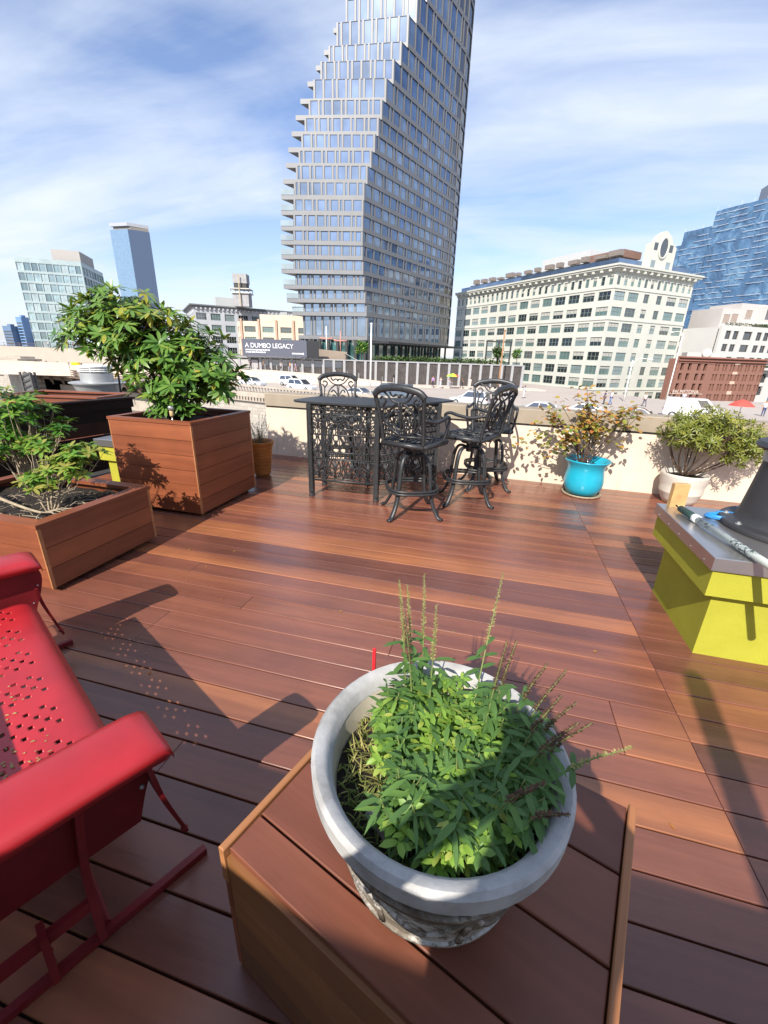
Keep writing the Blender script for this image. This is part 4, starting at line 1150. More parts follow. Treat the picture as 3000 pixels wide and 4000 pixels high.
def human(pose, sub=1):
    """pose: dict of joints in metres, person faces +Y; returns meshes body, shirt, trousers, hair, shoe"""
    J = dict(pelvis=(0, 0, .93), waist=(0, 0, 1.08), chest=(0, .0, 1.28), neck=(0, 0, 1.46), head0=(0, .01, 1.54), head1=(0, .02, 1.63), top=(0, .01, 1.71),
             shl=(-.18, 0, 1.41), ell=(-.23, .01, 1.14), hal=(-.23, .10, .90), shr=(.18, 0, 1.41), elr=(.23, .01, 1.14), har=(.23, .10, .90),
             hpl=(-.09, 0, .90), knl=(-.10, .02, .49), anl=(-.10, -.02, .09), tol=(-.11, .14, .035), hpr=(.09, 0, .90), knr=(.10, .02, .49), anr=(.10, -.02, .09), tor=(.11, .14, .035))
    J.update(pose)
    def sk(names, rad_, ed):
        ix = {n: i for i, n in enumerate(names)}
        return skinned([J[n] for n in names], rad_, [(ix[a], ix[b]) for a, b in ed], sub)
    fin = {}
    for s, h, e in (('l', 'hal', 'ell'), ('r', 'har', 'elr')):
        H = Vector(J[h]); d = (H - Vector(J[e])).normalized(); side = d.cross(Vector((0, 1, .3))).normalized()
        for k, (w_, L) in enumerate(((-.03, .085), (-.01, .10), (.01, .095), (.03, .075))):
            J['f%s%d' % (s, k)] = tuple(H + d * .07 + side * w_); J['g%s%d' % (s, k)] = tuple(H + d * (.07 + L) + side * w_ * 1.15 + Vector((0, .025, 0)))
        J['t' + s] = tuple(H + d * .06 - side * .05 + Vector((0, .03, 0)))
    body = ['pelvis', 'chest', 'neck', 'head0', 'head1', 'top', 'shl', 'ell', 'hal', 'shr', 'elr', 'har', 'tl', 'tr'] + [a + s + str(k) for s in 'lr' for k in range(4) for a in 'fg']
    rb = [.10, .11, .052, .068, .088, .055, .05, .04, .032, .05, .04, .032, .01, .01] + [.011, .009] * 8
    eb = [('pelvis', 'chest'), ('chest', 'neck'), ('neck', 'head0'), ('head0', 'head1'), ('head1', 'top'), ('neck', 'shl'), ('shl', 'ell'), ('ell', 'hal'), ('neck', 'shr'), ('shr', 'elr'), ('elr', 'har'), ('hal', 'tl'), ('har', 'tr')]
    for s, h in (('l', 'hal'), ('r', 'har')):
        for k in range(4): eb += [(h, 'f%s%d' % (s, k)), ('f%s%d' % (s, k), 'g%s%d' % (s, k))]
    A = lambda a, b, q: tuple(Vector(J[a]).lerp(Vector(J[b]), q))
    J['cl'] = A('shl', 'ell', .55); J['cr'] = A('shr', 'elr', .55)
    res = {'body': sk(body, rb, eb)}
    res['shirt'] = sk(['chest', 'waist', 'pelvis', 'neck', 'shl', 'cl', 'shr', 'cr'], [(.155, .125), (.145, .115), (.155, .12), (.075, .07), .077, .066, .077, .066], [('chest', 'waist'), ('waist', 'pelvis'), ('chest', 'neck'), ('chest', 'shl'), ('shl', 'cl'), ('chest', 'shr'), ('shr', 'cr')])
    res['trousers'] = sk(['pelvis', 'hpl', 'knl', 'anl', 'hpr', 'knr', 'anr'], [(.15, .115), .098, .068, .055, .098, .068, .055], [('pelvis', 'hpl'), ('hpl', 'knl'), ('knl', 'anl'), ('pelvis', 'hpr'), ('hpr', 'knr'), ('knr', 'anr')])
    J['h2'] = (J['head1'][0], J['head1'][1] - .025, J['head1'][2] + .02); J['h3'] = (J['top'][0], J['top'][1] - .01, J['top'][2] + .012); J['h4'] = (J['head0'][0], J['head0'][1] - .05, J['head0'][2] + .03)
    res['hair'] = sk(['h2', 'h3', 'h4'], [.092, .06, .05], [('h2', 'h3'), ('h2', 'h4')])
    m = MB()
    for a, b in (('anl', 'tol'), ('anr', 'tor')):
        p, q = Vector(J[a]), Vector(J[b]); p.z -= .03
        m.tube([p + (p - q).normalized() * .06, p, p.lerp(q, .6), q, q + (q - p).normalized() * .03], [.03, .05, .045, .038, .02], 8, .85)
    sh = m.build('shoe', M['rubber'], None, True); res['shoe'] = sh.data; bpy.data.objects.remove(sh)
    return res
POSES = [human({}), human(dict(knl=(-.10, .16, .52), anl=(-.10, .22, .10), tol=(-.10, .38, .05), knr=(.10, -.04, .49), anr=(.10, -.26, .13), tor=(.10, -.14, .03), hal=(-.24, -.08, .92), har=(.24, .24, .98))),
         human(dict(ell=(-.24, .04, 1.16), hal=(-.15, .24, 1.24), elr=(.24, .06, 1.17), har=(.16, .26, 1.26), knr=(.12, .05, .49))),
         human(dict(elr=(.28, .05, 1.36), har=(.24, .12, 1.62), hal=(-.25, .05, .90)))]
CLOTH = {}
def cloth(c):
    k = 'cloth_%d_%d_%d' % tuple(int(x * 100) for x in c)
    return simple(k, c, .85, var=.1, scale=10)
def person(label, loc, rz, pose, top, legs, hair=(.03, .02, .015), group=None, extra=None, scale=1.0):
    t = thing('person', label, 'person', loc, rz, group); t.scale = (scale,) * 3
    P = POSES[pose]
    b = mesh_copy('body', P['body'], t, (0, 0, 0))
    for key, c in (('body', None), ('shirt', top), ('trousers', legs), ('hair', hair), ('shoe', (.05, .05, .05))):
        o = b if key == 'body' else mesh_copy(key, P[key], t, (0, 0, 0))
        if not P[key].materials: P[key].materials.append(M['skin'])
        o.material_slots[0].link = 'OBJECT'; o.material_slots[0].material = M['skin'] if c is None else cloth(c)
    return t
POSES.append(human(dict(shl=(-.19, .02, 1.42), shr=(.19, .02, 1.42), ell=(-.30, .12, 1.34), hal=(-.075, .235, 1.50), elr=(.30, .12, 1.34), har=(.075, .235, 1.50)), 2))
ph = person('photographer in dark clothes holding up a phone behind the camera', (.02, -.46, 0), 0, 4, (.03, .03, .035), (.03, .035, .05))
# ------------------------------------------------------------------ ground, bridge road
ZR = -3.6
def ground():
    m = MB(); m.poly([(-3000, -200, -9), (3000, -200, -9), (3000, 4000, -9), (-3000, 4000, -9)])
    t = NT('street_ground'); f = t.noise(.05, 5, .6, t.coord()); t.set(t.ramp(f, [(.3, (.16, .15, .13)), (.7, (.24, .22, .19))]), .9); structure(m.build('ground', t.mat))
    # the bridge road: a deck carried above the street
    near = [(-200, 95), (-36, 52.4), (34, 34)]
    far = [(70, 80), (41, 82), (24.3, 76.7), (17.6, 89.7), (6, 108), (-4, 112), (-60, 112), (-120, 140), (-205, 160)]
    m = MB(); m.prism(near + far, ZR - .9, ZR)
    t = NT('concrete_road'); f = t.noise(.12, 6, .6, t.coord()); g = t.noise(1.5, 4, .6, t.coord())
    t.set(t.mix(t.math('MULTIPLY', g, .4), t.ramp(f, [(.3, (.41, .355, .31)), (.7, (.50, .435, .38))]), (.34, .30, .27)), .85)
    structure(m.build('road', t.mat))
    m = MB(); d = Vector((.968, -.25, 0)); n = Vector((.25, .968, 0))
    for off in (8.0, 11.6):
        for k in range(-30, 12):
            p = Vector((-36, 52.4, 0)) + n * off + d * (k * 6.0); q = [p, p + d * 2.6, p + d * 2.6 + n * .14, p + n * .14]
            m.poly([(a.x, a.y, ZR + .005) for a in q])
    structure(m.build('lane_marking', simple('road_paint', (.7, .69, .64), .7)))
    # pavement along the finned wall, rising to the left
    a = Vector((-47.5, 74.5, 0)); u = Vector((.968, .249, 0)); nn = Vector((.249, -.968, 0))
    st_ = [(-50, -1.55), (-4, -1.75), (6, -1.8), (17, -2.3), (30, -3.45), (56, -3.45)]
    m = MB()
    for (s0, z0), (s1, z1) in zip(st_[:-1], st_[1:]):
        p, q = a + u * s0, a + u * s1; r_, s_ = p + nn * 5.5, q + nn * 5.5
        m.hull([(p.x, p.y, ZR + .004), (q.x, q.y, ZR + .004), (s_.x, s_.y, ZR + .004), (r_.x, r_.y, ZR + .004)], [(p.x, p.y, z0), (q.x, q.y, z1), (s_.x, s_.y, z1), (r_.x, r_.y, z0)])
    structure(m.build('pavement', simple('pavement_concrete', (.60, .50, .42), .85, var=.1, scale=.6)))
    # barrier with posts on the pavement edge
    t = thing('edge_barrier', 'low beige concrete barrier with thin posts along the raised pavement', 'barrier', (-47.5, 74.5, -1.6))
    m = MB()
    for (s0, z0), (s1, z1) in zip(st_[:4], st_[1:5]):
        p, q = a + u * s0 + nn * 5.2, a + u * s1 + nn * 5.2; k = nn * .25
        m.hull([tuple(v) for v in (p + Vector((0, 0, z0 - .3)), q + Vector((0, 0, z1 - .3)), q + k + Vector((0, 0, z1 - .3)), p + k + Vector((0, 0, z0 - .3)))], [tuple(v) for v in (p + Vector((0, 0, z0 + .35)), q + Vector((0, 0, z1 + .35)), q + k + Vector((0, 0, z1 + .35)), p + k + Vector((0, 0, z0 + .35)))])
    m.build('kerb_wall', simple('beige_concrete', (.55, .46, .38), .85, var=.08, scale=.5), t, False, True)
    for k in range(26):
        s = -24 + 2.1 * k
        z = -1.75 if s < 6 else (-1.8 - (s - 6) * .045 if s < 17 else -2.3 - (s - 17) * .089)
        p = a + u * s + nn * 5.33; m = MB(); m.box(p.x - .05, p.x + .05, p.y - .05, p.y + .05, z + .3, z + 1.25); m.build('post', M['galv'], t, False, True)
ground()
def finned_wall():
    a = Vector((-62, 70.8, 0)); L = 68; ang = math.atan2(.249, .968)
    t = thing('finned_wall', 'long grey plinth wall with pale concrete fins and dark louvres below the tower', 'wall', (a.x, a.y, 0), ang)
    m = MB(); m.box(0, L, .2, 40 * 0 + 1.5, ZR - .5, .42); m.build('louvre_panel', simple('dark_louvre', (.07, .065, .062), .5, .3, var=.4, scale=1.2), t)
    fins = simple('pale_fin_concrete', (.31, .31, .32), .8, var=.08, scale=2)
    m = MB(); m.box(-.2, L + .2, -.05, 1.6, .42, .62); m.build('coping', fins, t)
    n = 34
    for k in range(n + 1):
        x = L - k * 2.0; m = MB(); m.box(x - .23, x + .23, -.04, .199, ZR - .4, .418); m.build('fin', fins, t)
    for k in range(n):
        x = L - k * 2.0 - 1; m = MB(); dk = (k > 18)
        for q in range(5): m.box(x - .66 + q * .3, x - .66 + q * .3 + .07, .12, .198, ZR - .3, .2)
        m.build('louvre', simple('louvre_blade', (.10, .08, .075), .5), t)
    # upper part of the left stretch is a grey blank panel
    m = MB(); m.box(.3, 17.5, .10, .199, -2.4, .1); m.build('blank_panel', simple('grey_panel', (.36, .35, .35), .7), t)
    m = MB(); m.box(17.8, 33.5, .1, .199, -.9, .25); m.build('glazing', glassy('plinth_glass', (.02, .03, .045), .08), t)
    b = MB(); P = lambda x, y: (a.x + .968 * x - .249 * y, a.y + .249 * x + .968 * y)
    b.prism([P(0, 1.61), P(L, 1.61), P(L, 62), P(0, 62)], -9, .5)
    structure(b.build('terrace', simple('terrace_paving', (.22, .21, .2), .9)))
finned_wall()
def balustrade():
    d = Vector((.968, -.252, 0)); P0 = Vector((-36, 52.4, 0))
    conc = simple('bridge_stone', (.40, .35, .29), .85, var=.14, scale=.7)
    masonry = NT('ashlar_masonry'); br = masonry.add('ShaderNodeTexBrick'); masonry.l.new(masonry.coord((1, 1, 1)), br.inputs['Vector'])
    mp = masonry.n['Mapping']; mp.inputs['Rotation'].default_value = (rad(90), 0, 0)
    br.inputs['Scale'].default_value = .55; br.inputs['Mortar Size'].default_value = .012
    br.inputs['Color1'].default_value = (.44, .40, .35, 1); br.inputs['Color2'].default_value = (.36, .33, .29, 1); br.inputs['Mortar'].default_value = (.25, .22, .19, 1)
    masonry.set(br.outputs['Color'], .9)
    def run(label, s0, s1, base):
        A = P0 + d * s0; t = thing('stone_balustrade', label, 'balustrade', (A.x, A.y, 0), math.atan2(d.y, d.x))
        L = s1 - s0; m = MB(); m.box(0, L, -.3, .3, -2.85, -2.6); m.build('rail', conc, t)
        m = MB(); m.box(0, L, -.35, .35, ZR - .15, ZR + .1); m.box(0, L, -.5, .3, ZR - .5, ZR - .151); m.build('plinth', conc, t)
        n = int(L / .55); m = MB()
        for k in range(min(n, 100)):
            x = L - (k + .5) * .55; m = MB(); m.lathe([(.09, ZR + .1), (.13, ZR + .3), (.08, ZR + .55), (.1, -2.851)], 8, (x, 0, 0)); m.build('baluster', conc, t, True)
        m = MB()
        for k in range(n): m.box(L - (k + .8) * .55, L - (k + .3) * .55, -.62, -.301, ZR - .95, ZR - .501)
        m.box(0, L, -.7, -.3, ZR - 1.05, ZR - .951)
        o = m.build('dentil_course', conc, t)
        m = MB(); m.box(0, L, -.3, .3, -9.2, ZR - .5); m.build('masonry_wall', masonry.mat, t)
        return t
    run('stone balustrade with dentil course between the rhododendron and the parapet wall', -17, 30, 0)
    run('stone balustrade ending at the broad stone pier below the raised footway', -150, -62.9, 0)
    # pier
    c = P0 + d * -58.7
    t = thing('stone_pier', 'broad pale stone pier with cap standing between the balustrade and the steel span', 'pier', (c.x, c.y, 0), math.atan2(d.y, d.x))
    m = MB(); m.box(-4.1, 4.1, -2.4, 1.0, -9.2, -1.5); m.build('shaft', masonry.mat, t)
    m = MB(); m.box(-4.4, 4.4, -2.7, 1.3, -1.5, -1.1); m.box(-2.8, 3.0, -1.6, .8, -1.099, -.7); m.build('cap', conc, t)
    # steel span with brackets
    A = P0 + d * -54.4; st_ = simple('span_steel', (.17, .12, .09), .6, .2, var=.2, scale=2)
    t = thing('steel_span', 'brown steel bridge span with brackets and pipe railing behind the roof fan', 'bridge span', (A.x, A.y, 0), math.atan2(d.y, d.x))
    m = MB(); m.box(0, 37.3, -.25, .2, ZR - 1.0, ZR - .1); m.box(0, 37.3, -1.0, -.25, ZR - .3, ZR - .12); m.build('girder', st_, t)
    m = MB()
    for z in (-3.3, -2.95, -2.6): m.tube([(0, -.6, z), (37.3, -.6, z)], .11, 5)
    m.build('railing', st_, t)
    for k in range(9):
        x = 2 + k * 4.1; m = MB(); m.box(x - .14, x + .14, -.75, -.5, ZR - .3, -1.25); m.hull([(x - .1, -.2, ZR - 1.9), (x - .1, -1.0, ZR - .31), (x - .1, -.2, ZR - .31)], [(x + .1, -.2, ZR - 1.9), (x + .1, -1.0, ZR - .31), (x + .1, -.2, ZR - .31)]); m.build('bracket', st_, t)
    m = MB(); m.box(1, 37, 3, 5, -9.1, -5.9); m.build('abutment', conc, t)
    # leaning billboard frame seen from behind, by the pier
    c = Vector((-63.1, 45.7, 0))
    t = thing('steel_lattice_post', 'dark steel lattice post standing in front of the stone pier', 'post', (c.x, c.y, -9))
    m = MB()
    for q in ((-.9, -.3), (.9, -.3), (-.9, .3), (.9, .3)): m.box(q[0] - .12, q[0] + .12, q[1] - .1, q[1] + .1, 0, 7.0)
    for k in range(9): m.tube([(-.9, -.3, .4 + k * .75), (.9, -.3, 1.0 + k * .75)], .07, 4); m.tube([(-.9, .3, 1.0 + k * .75), (.9, .3, .4 + k * .75)], .07, 4)
    m.build('frame', simple('weathered_steel', (.10, .10, .10), .7, .3), t); m = MB(); m.box(-.78, .78, -.1, .1, .2, 6.9); m.build('sheet', simple('dull_sheet', (.16, .16, .16), .6, .3), t)
    # the raised footway
    A = Vector((-215, 99.5, 0)); t = thing('raised_footway', 'long beige wall of the raised footway with railing below the teal glass block', 'footway', (A.x, A.y, 0), math.atan2(5.4, 21))
    L = 103; m = MB(); m.hull([(0, 0, ZR), (L, 0, ZR), (L, 5, ZR), (0, 5, ZR)], [(0, 0, .95), (L, 0, .6), (L, 5, .6), (0, 5, .95)]); m.build('wall', simple('footway_concrete', (.40, .36, .30), .85, var=.06, scale=.3), t)
    m = MB()
    for z in (.55, 1.1): m.tube([(0, .3, .95 + z), (L, .3, .6 + z)], .05, 4)
    for k in range(40): x = 103 - k * 2.6; m.box(x - .05, x + .05, .25, .35, .6, 2.05)
    m.build('railing', st_, t)
balustrade()

# ------------------------------------------------------------------ buildings
def window_mesh(w_, h, nx, ny, glass, frame, fr=.07, mull=.05, dep=.12, name='window', blind=0.0):
    """frame at y 0..-dep (outward is -y), glass set back"""
    m = MB(); m.mi = 0
    m.box(0, fr, -dep, .0, 0, h); m.box(w_ - fr, w_, -dep, .0, 0, h); m.box(fr, w_ - fr, -dep, .0, 0, fr); m.box(fr, w_ - fr, -dep, .0, h - fr, h)
    for i in range(1, nx): x = w_ * i / nx; m.box(x - mull / 2, x + mull / 2, -dep * .7, -.004, fr, h - fr)
    for j in range(1, ny): z = h * j / ny; m.box(fr, w_ - fr, -dep * .65, -.006, z - mull / 2, z + mull / 2)
    m.mi = 1; m.poly([(fr, -.03, fr), (w_ - fr, -.03, fr), (w_ - fr, -.03, h - fr), (fr, -.03, h - fr)])
    if blind:
        m.mi = 2; m.poly([(fr, -.05, h - fr - blind * h), (w_ - fr, -.05, h - fr - blind * h), (w_ - fr, -.05, h - fr), (fr, -.05, h - fr)])
    o = m.build(name, [frame, glass, simple('window_blind', (.40, .39, .36), .8)]); me = o.data; bpy.data.objects.remove(o); return me
class Windows:
    """hands out single window objects up to 100, the rest of the building's glazing is one part"""
    def __init__(s, root, limit=100): s.root = root; s.items = []; s.limit = limit
    def add(s, me, P, z, u, back=0.0):
        u = Vector((u[0], u[1], 0)).normalized(); n = Vector((u.y, -u.x, 0))
        s.items.append((me, Vector((P[0], P[1], z)) - n * back, math.atan2(u.y, u.x)))
    def done(s):
        cam = Vector((0, 0, 1.6)); s.items.sort(key=lambda q: (q[1] - cam).length)
        ro = s.root.location
        for me, P, a in s.items[:s.limit]: mesh_copy('window', me, s.root, P - ro, a)
        rest = s.items[s.limit:]
        if rest:
            mats = []; V = []; F = []; MI = []
            for me, P, a in rest:
                rot = Matrix.Translation(P - ro) @ Matrix.Rotation(a, 4, 'Z'); b = len(V)
                mm = []
                for q in me.materials:
                    if q not in mats: mats.append(q)
                    mm.append(mats.index(q))
                V += [tuple(rot @ v.co) for v in me.vertices]
                for p in me.polygons: F.append([b + i for i in p.vertices]); MI.append(mm[p.material_index])
            nm = bpy.data.meshes.new('window_glazing'); nm.from_pydata(V, [], F)
            for q in mats: nm.materials.append(q)
            nm.polygons.foreach_set('material_index', MI); nm.update()
            o = bpy.data.objects.new('window_glazing', nm); COL.objects.link(o); o.parent = s.root; o['kind'] = 'stuff'
def facade(m, P, u, L, rows, cols, d, z0, z1, skip=None):
    """a wall sheet of depth d on the line P + u*s with real openings: rows [(zb, zt)], cols per row [(s0, s1)]"""
    u = Vector((u[0], u[1], 0)).normalized(); n = Vector((u.y, -u.x, 0)); P = Vector((P[0], P[1], 0))
    O = lambda s0, s1, a, b: m.obox(P + u * s0, u, n, s1 - s0, -d, 0, a, b)
    z = z0
    for i, (zb, zt) in enumerate(rows):
        O(0, L, z, zb)
        s = 0
        cc = cols[i] if isinstance(cols[0], list) else cols
        for a, b in cc: O(s, a, zb, zt); s = b
        O(s, L, zb, zt); z = zt
    O(0, L, z, z1)
G_DARK = glassy('glass_dark', (.018, .022, .026)); G_TEAL = glassy('glass_teal', (.12, .19, .185), .1); G_PALE = glassy('glass_pale', (.22, .28, .29), .15); G_BROWN = glassy('glass_brown', (.03, .022, .018), .15)
G_BLUE = glassy('glass_blue', (.13, .20, .32), .05, .6); G_SKY = glassy('glass_sky', (.30, .38, .48), .07, .75)

G_SKY2 = glassy('glass_sky_dim', (.22, .29, .38), .1, .6); G_BLUE2 = glassy('glass_blue_pale', (.21, .29, .40), .08, .5)
def tower():
    t = thing('glass_tower', 'tall dark tapering residential tower with stepped terraces climbing one edge', 'tower', (-28.2, 90.84, .5))
    c0 = Vector((-28.2, 90.84, 0)); tu = Vector((.3557, .9346, 0)); tn = Vector((.9346, -.3557, 0))
    lev = [(4.83, 0, 15.7, 0), (9.38, -.3, 16.2, .06), (11.74, -.8, 16.6, .11), (14.11, -1.2, 16.6, .15), (16.76, -1.6, 16.4, .18), (19.22, -1.8, 16.1, .185), (21.65, -1.85, 16.0, .185), (24.0, -1.82, 15.9, .185), (26.55, -1.73, 15.8, .185), (29.08, -1.5, 15.8, .185),
           (31.8, -.6, 16.0, .18), (34.6, .5, 16.2, .18), (37.22, 1.5, 16.3, .19), (40.01, 2.5, 16.35, .18), (42.78, 3.45, 16.2, .175), (45.68, 4.6, 16.1, .165), (49.17, 6.8, 16.3, .15), (52.76, 9.05, 16.4, .11), (56.21, 11.1, 16.4, .07), (60.78, 13.7, 16.4, .05), (65.33, 17.0, 15.7, .05), (70.2, 20.2, 13.5, .04), (74.5, 22.5, 12, .04), (79, 24, 11, .04)]
    lightm = simple('tower_metal', (.19, .195, .205), .5, .15, .5, .06, .4)
    wn_ = Windows(t); core = MB()
    frame = simple('tower_window_frame', (.05, .05, .055), .5, .3)
    cache = {}
    def wm(w_, h, g):
        k = (round(w_, 2), round(h, 1), g.name)
        if k not in cache: cache[k] = window_mesh(w_, round(h, 1), 1, 1, g, frame, .06, .04, .10)
        return cache[k]
    def lights(pier, P, u, n, L, s, hw, z0, z1, j, pick, over, unit=(1.4, .45, 1.4, 1.4, .45, 1.4, .45)):
        pier.obox(P, u, n, s, -.5, over, z0 + .37, z1 - .37)
        while s < L - .9:
            w_ = min(unit[j % 7], L - s - .34)
            if L - s - w_ - .34 < .9: w_ = L - s - .34
            j += 1; wn_.add(wm(w_, hw, pick(s)), P + u * s, z0 + .37, u, .12)
            s += w_; pier.obox(P + u * s, u, n, .34, -.5, over, z0 + .37, z1 - .37); s += .34
    for i in range(len(lev) - 1):
        pier = MB(); slab = pier
        z0, tt, wl_, sy = lev[i]; z1 = lev[i + 1][0]
        C0 = c0 + tu * tt; ld = Vector((-math.sqrt(1 - sy * sy), -sy, 0)); tip = C0 + ld * wl_
        inset = 2.5 if i > 0 else 1.2
        FL = C0 + ld * (wl_ - inset)                         # left end of the facade
        R0 = c0 + tu * 34.4; R1 = c0 + tu * 38.2 + tn * -.9; R2 = c0 + tu * 40.0 + tn * -3.6; R3 = c0 + tu * 40.6 + tn * -8
        over = .13
        lu = -ld; ln = Vector((lu.y, -lu.x, 0))
        P = [tip + ln * over, C0 + ln * over + tn * .04, R0 + tn * .04, R1 + tn * .04, R2 + tn * .04, R3, FL + tu * 28, tip + tu * 5.5 + ln * -.4]
        slab.prism([(q.x, q.y) for q in P], z0 - .37, z0 + .37)
        hw = z1 - z0 - .74
        K = [FL - ln * .55, C0 - ln * .55 - tn * .55, R0 - tn * .55, R1 - tn * .5, R2 - tn * .6, R3 - tn * .6, FL + tu * 27.5 + lu * .4]
        core.prism([(q.x, q.y) for q in K], z0 + .37, z1 - .37)
        lights(pier, FL, lu, ln, (C0 - FL).length, .35, hw, z0, z1, i * 2, lambda s: R.choice((G_SKY, G_SKY, G_SKY2)), .05)
        L = (R0 - C0).length
        lights(pier, C0, tu, tn, L, .3, hw, z0, z1, i * 3, lambda s: R.choice((G_BLUE, G_BLUE, G_BLUE2, G_SKY2)) if s < L - 4.5 else G_BROWN, .06, (2.1, .7, 2.1, 2.1, .7, 2.1, 2.1))
        for A, B in ((R0, R1), (R1, R2), (R2, R3)):
            uu = (B - A).normalized(); nn = Vector((uu.y, -uu.x, 0)); LL = (B - A).length
            wn_.add(wm(LL - .3, hw, G_BROWN), A + uu * .05, z0 + .37, uu, .2); pier.obox(A + uu * (LL - .25), uu, nn, .25, -.5, .05, z0 + .37, z1 - .37)
        pier.build('storey_frame', lightm, t, False, True)
        if 0 < i < 10:
            m = MB(); e = tip + ln * .2
            m.hull([(e.x, e.y, z0 + .371), (FL.x + ln.x * .2, FL.y + ln.y * .2, z0 + .371), (FL.x + ln.x * .17, FL.y + ln.y * .17, z0 + .371), (e.x - ln.x * .03, e.y - ln.y * .03, z0 + .371)],
                   [(e.x, e.y, z0 + 1.3), (FL.x + ln.x * .2, FL.y + ln.y * .2, z0 + 1.3), (FL.x + ln.x * .17, FL.y + ln.y * .17, z0 + 1.3), (e.x - ln.x * .03, e.y - ln.y * .03, z0 + 1.3)])
            m.build('balcony_glass', G_PALE, t, False, True)
        w0 = FL + tu * .3; core.obox(w0, tu, -lu, 4.4, -.3, 0, z0 + .37, z1 - .37)
    core.build('core', simple('tower_core', (.02, .02, .022), .6), t, False, True)
    wn_.done()
    # lobby: dark posts, teal glass, planting
    A = c0 + Vector((-14.6, -.6, 0)); B = c0 + Vector((-.3, -.6, 0)); ds = simple('lobby_steel', (.05, .05, .052), .5, .4)
    for k in range(8):
        p = A.lerp(B, k / 7); m = MB(); m.box(p.x - .28, p.x + .28, p.y - .2, p.y + .3, .5, 4.5); m.build('lobby_column', ds, t, False, True)
    for k in range(12): p = c0 + tu * (k * 3.1 + .5) + tn * .2; m = MB(); m.box(p.x - .22, p.x + .22, p.y - .25, p.y + .25, .5, 4.5); m.build('lobby_column', ds, t, False, True)
    m = MB(); m.box(A.x, B.x, A.y + 1.2, A.y + 1.35, .5, 4.5); m.obox(c0 + tu * 1, tu, tn, 33, -1.4, -1.2, .5, 4.5); m.build('lobby_glass', glassy('lobby_glass', (.05, .13, .13), .08, var=.6, scale=.35), t, False, True)
    m = MB(); m.obox(c0 + tu * .5 + tn * .3, tu, tn, 34, 0, 5, 3.9, 4.3); m.build('canopy', ds, t, False, True)
tower()

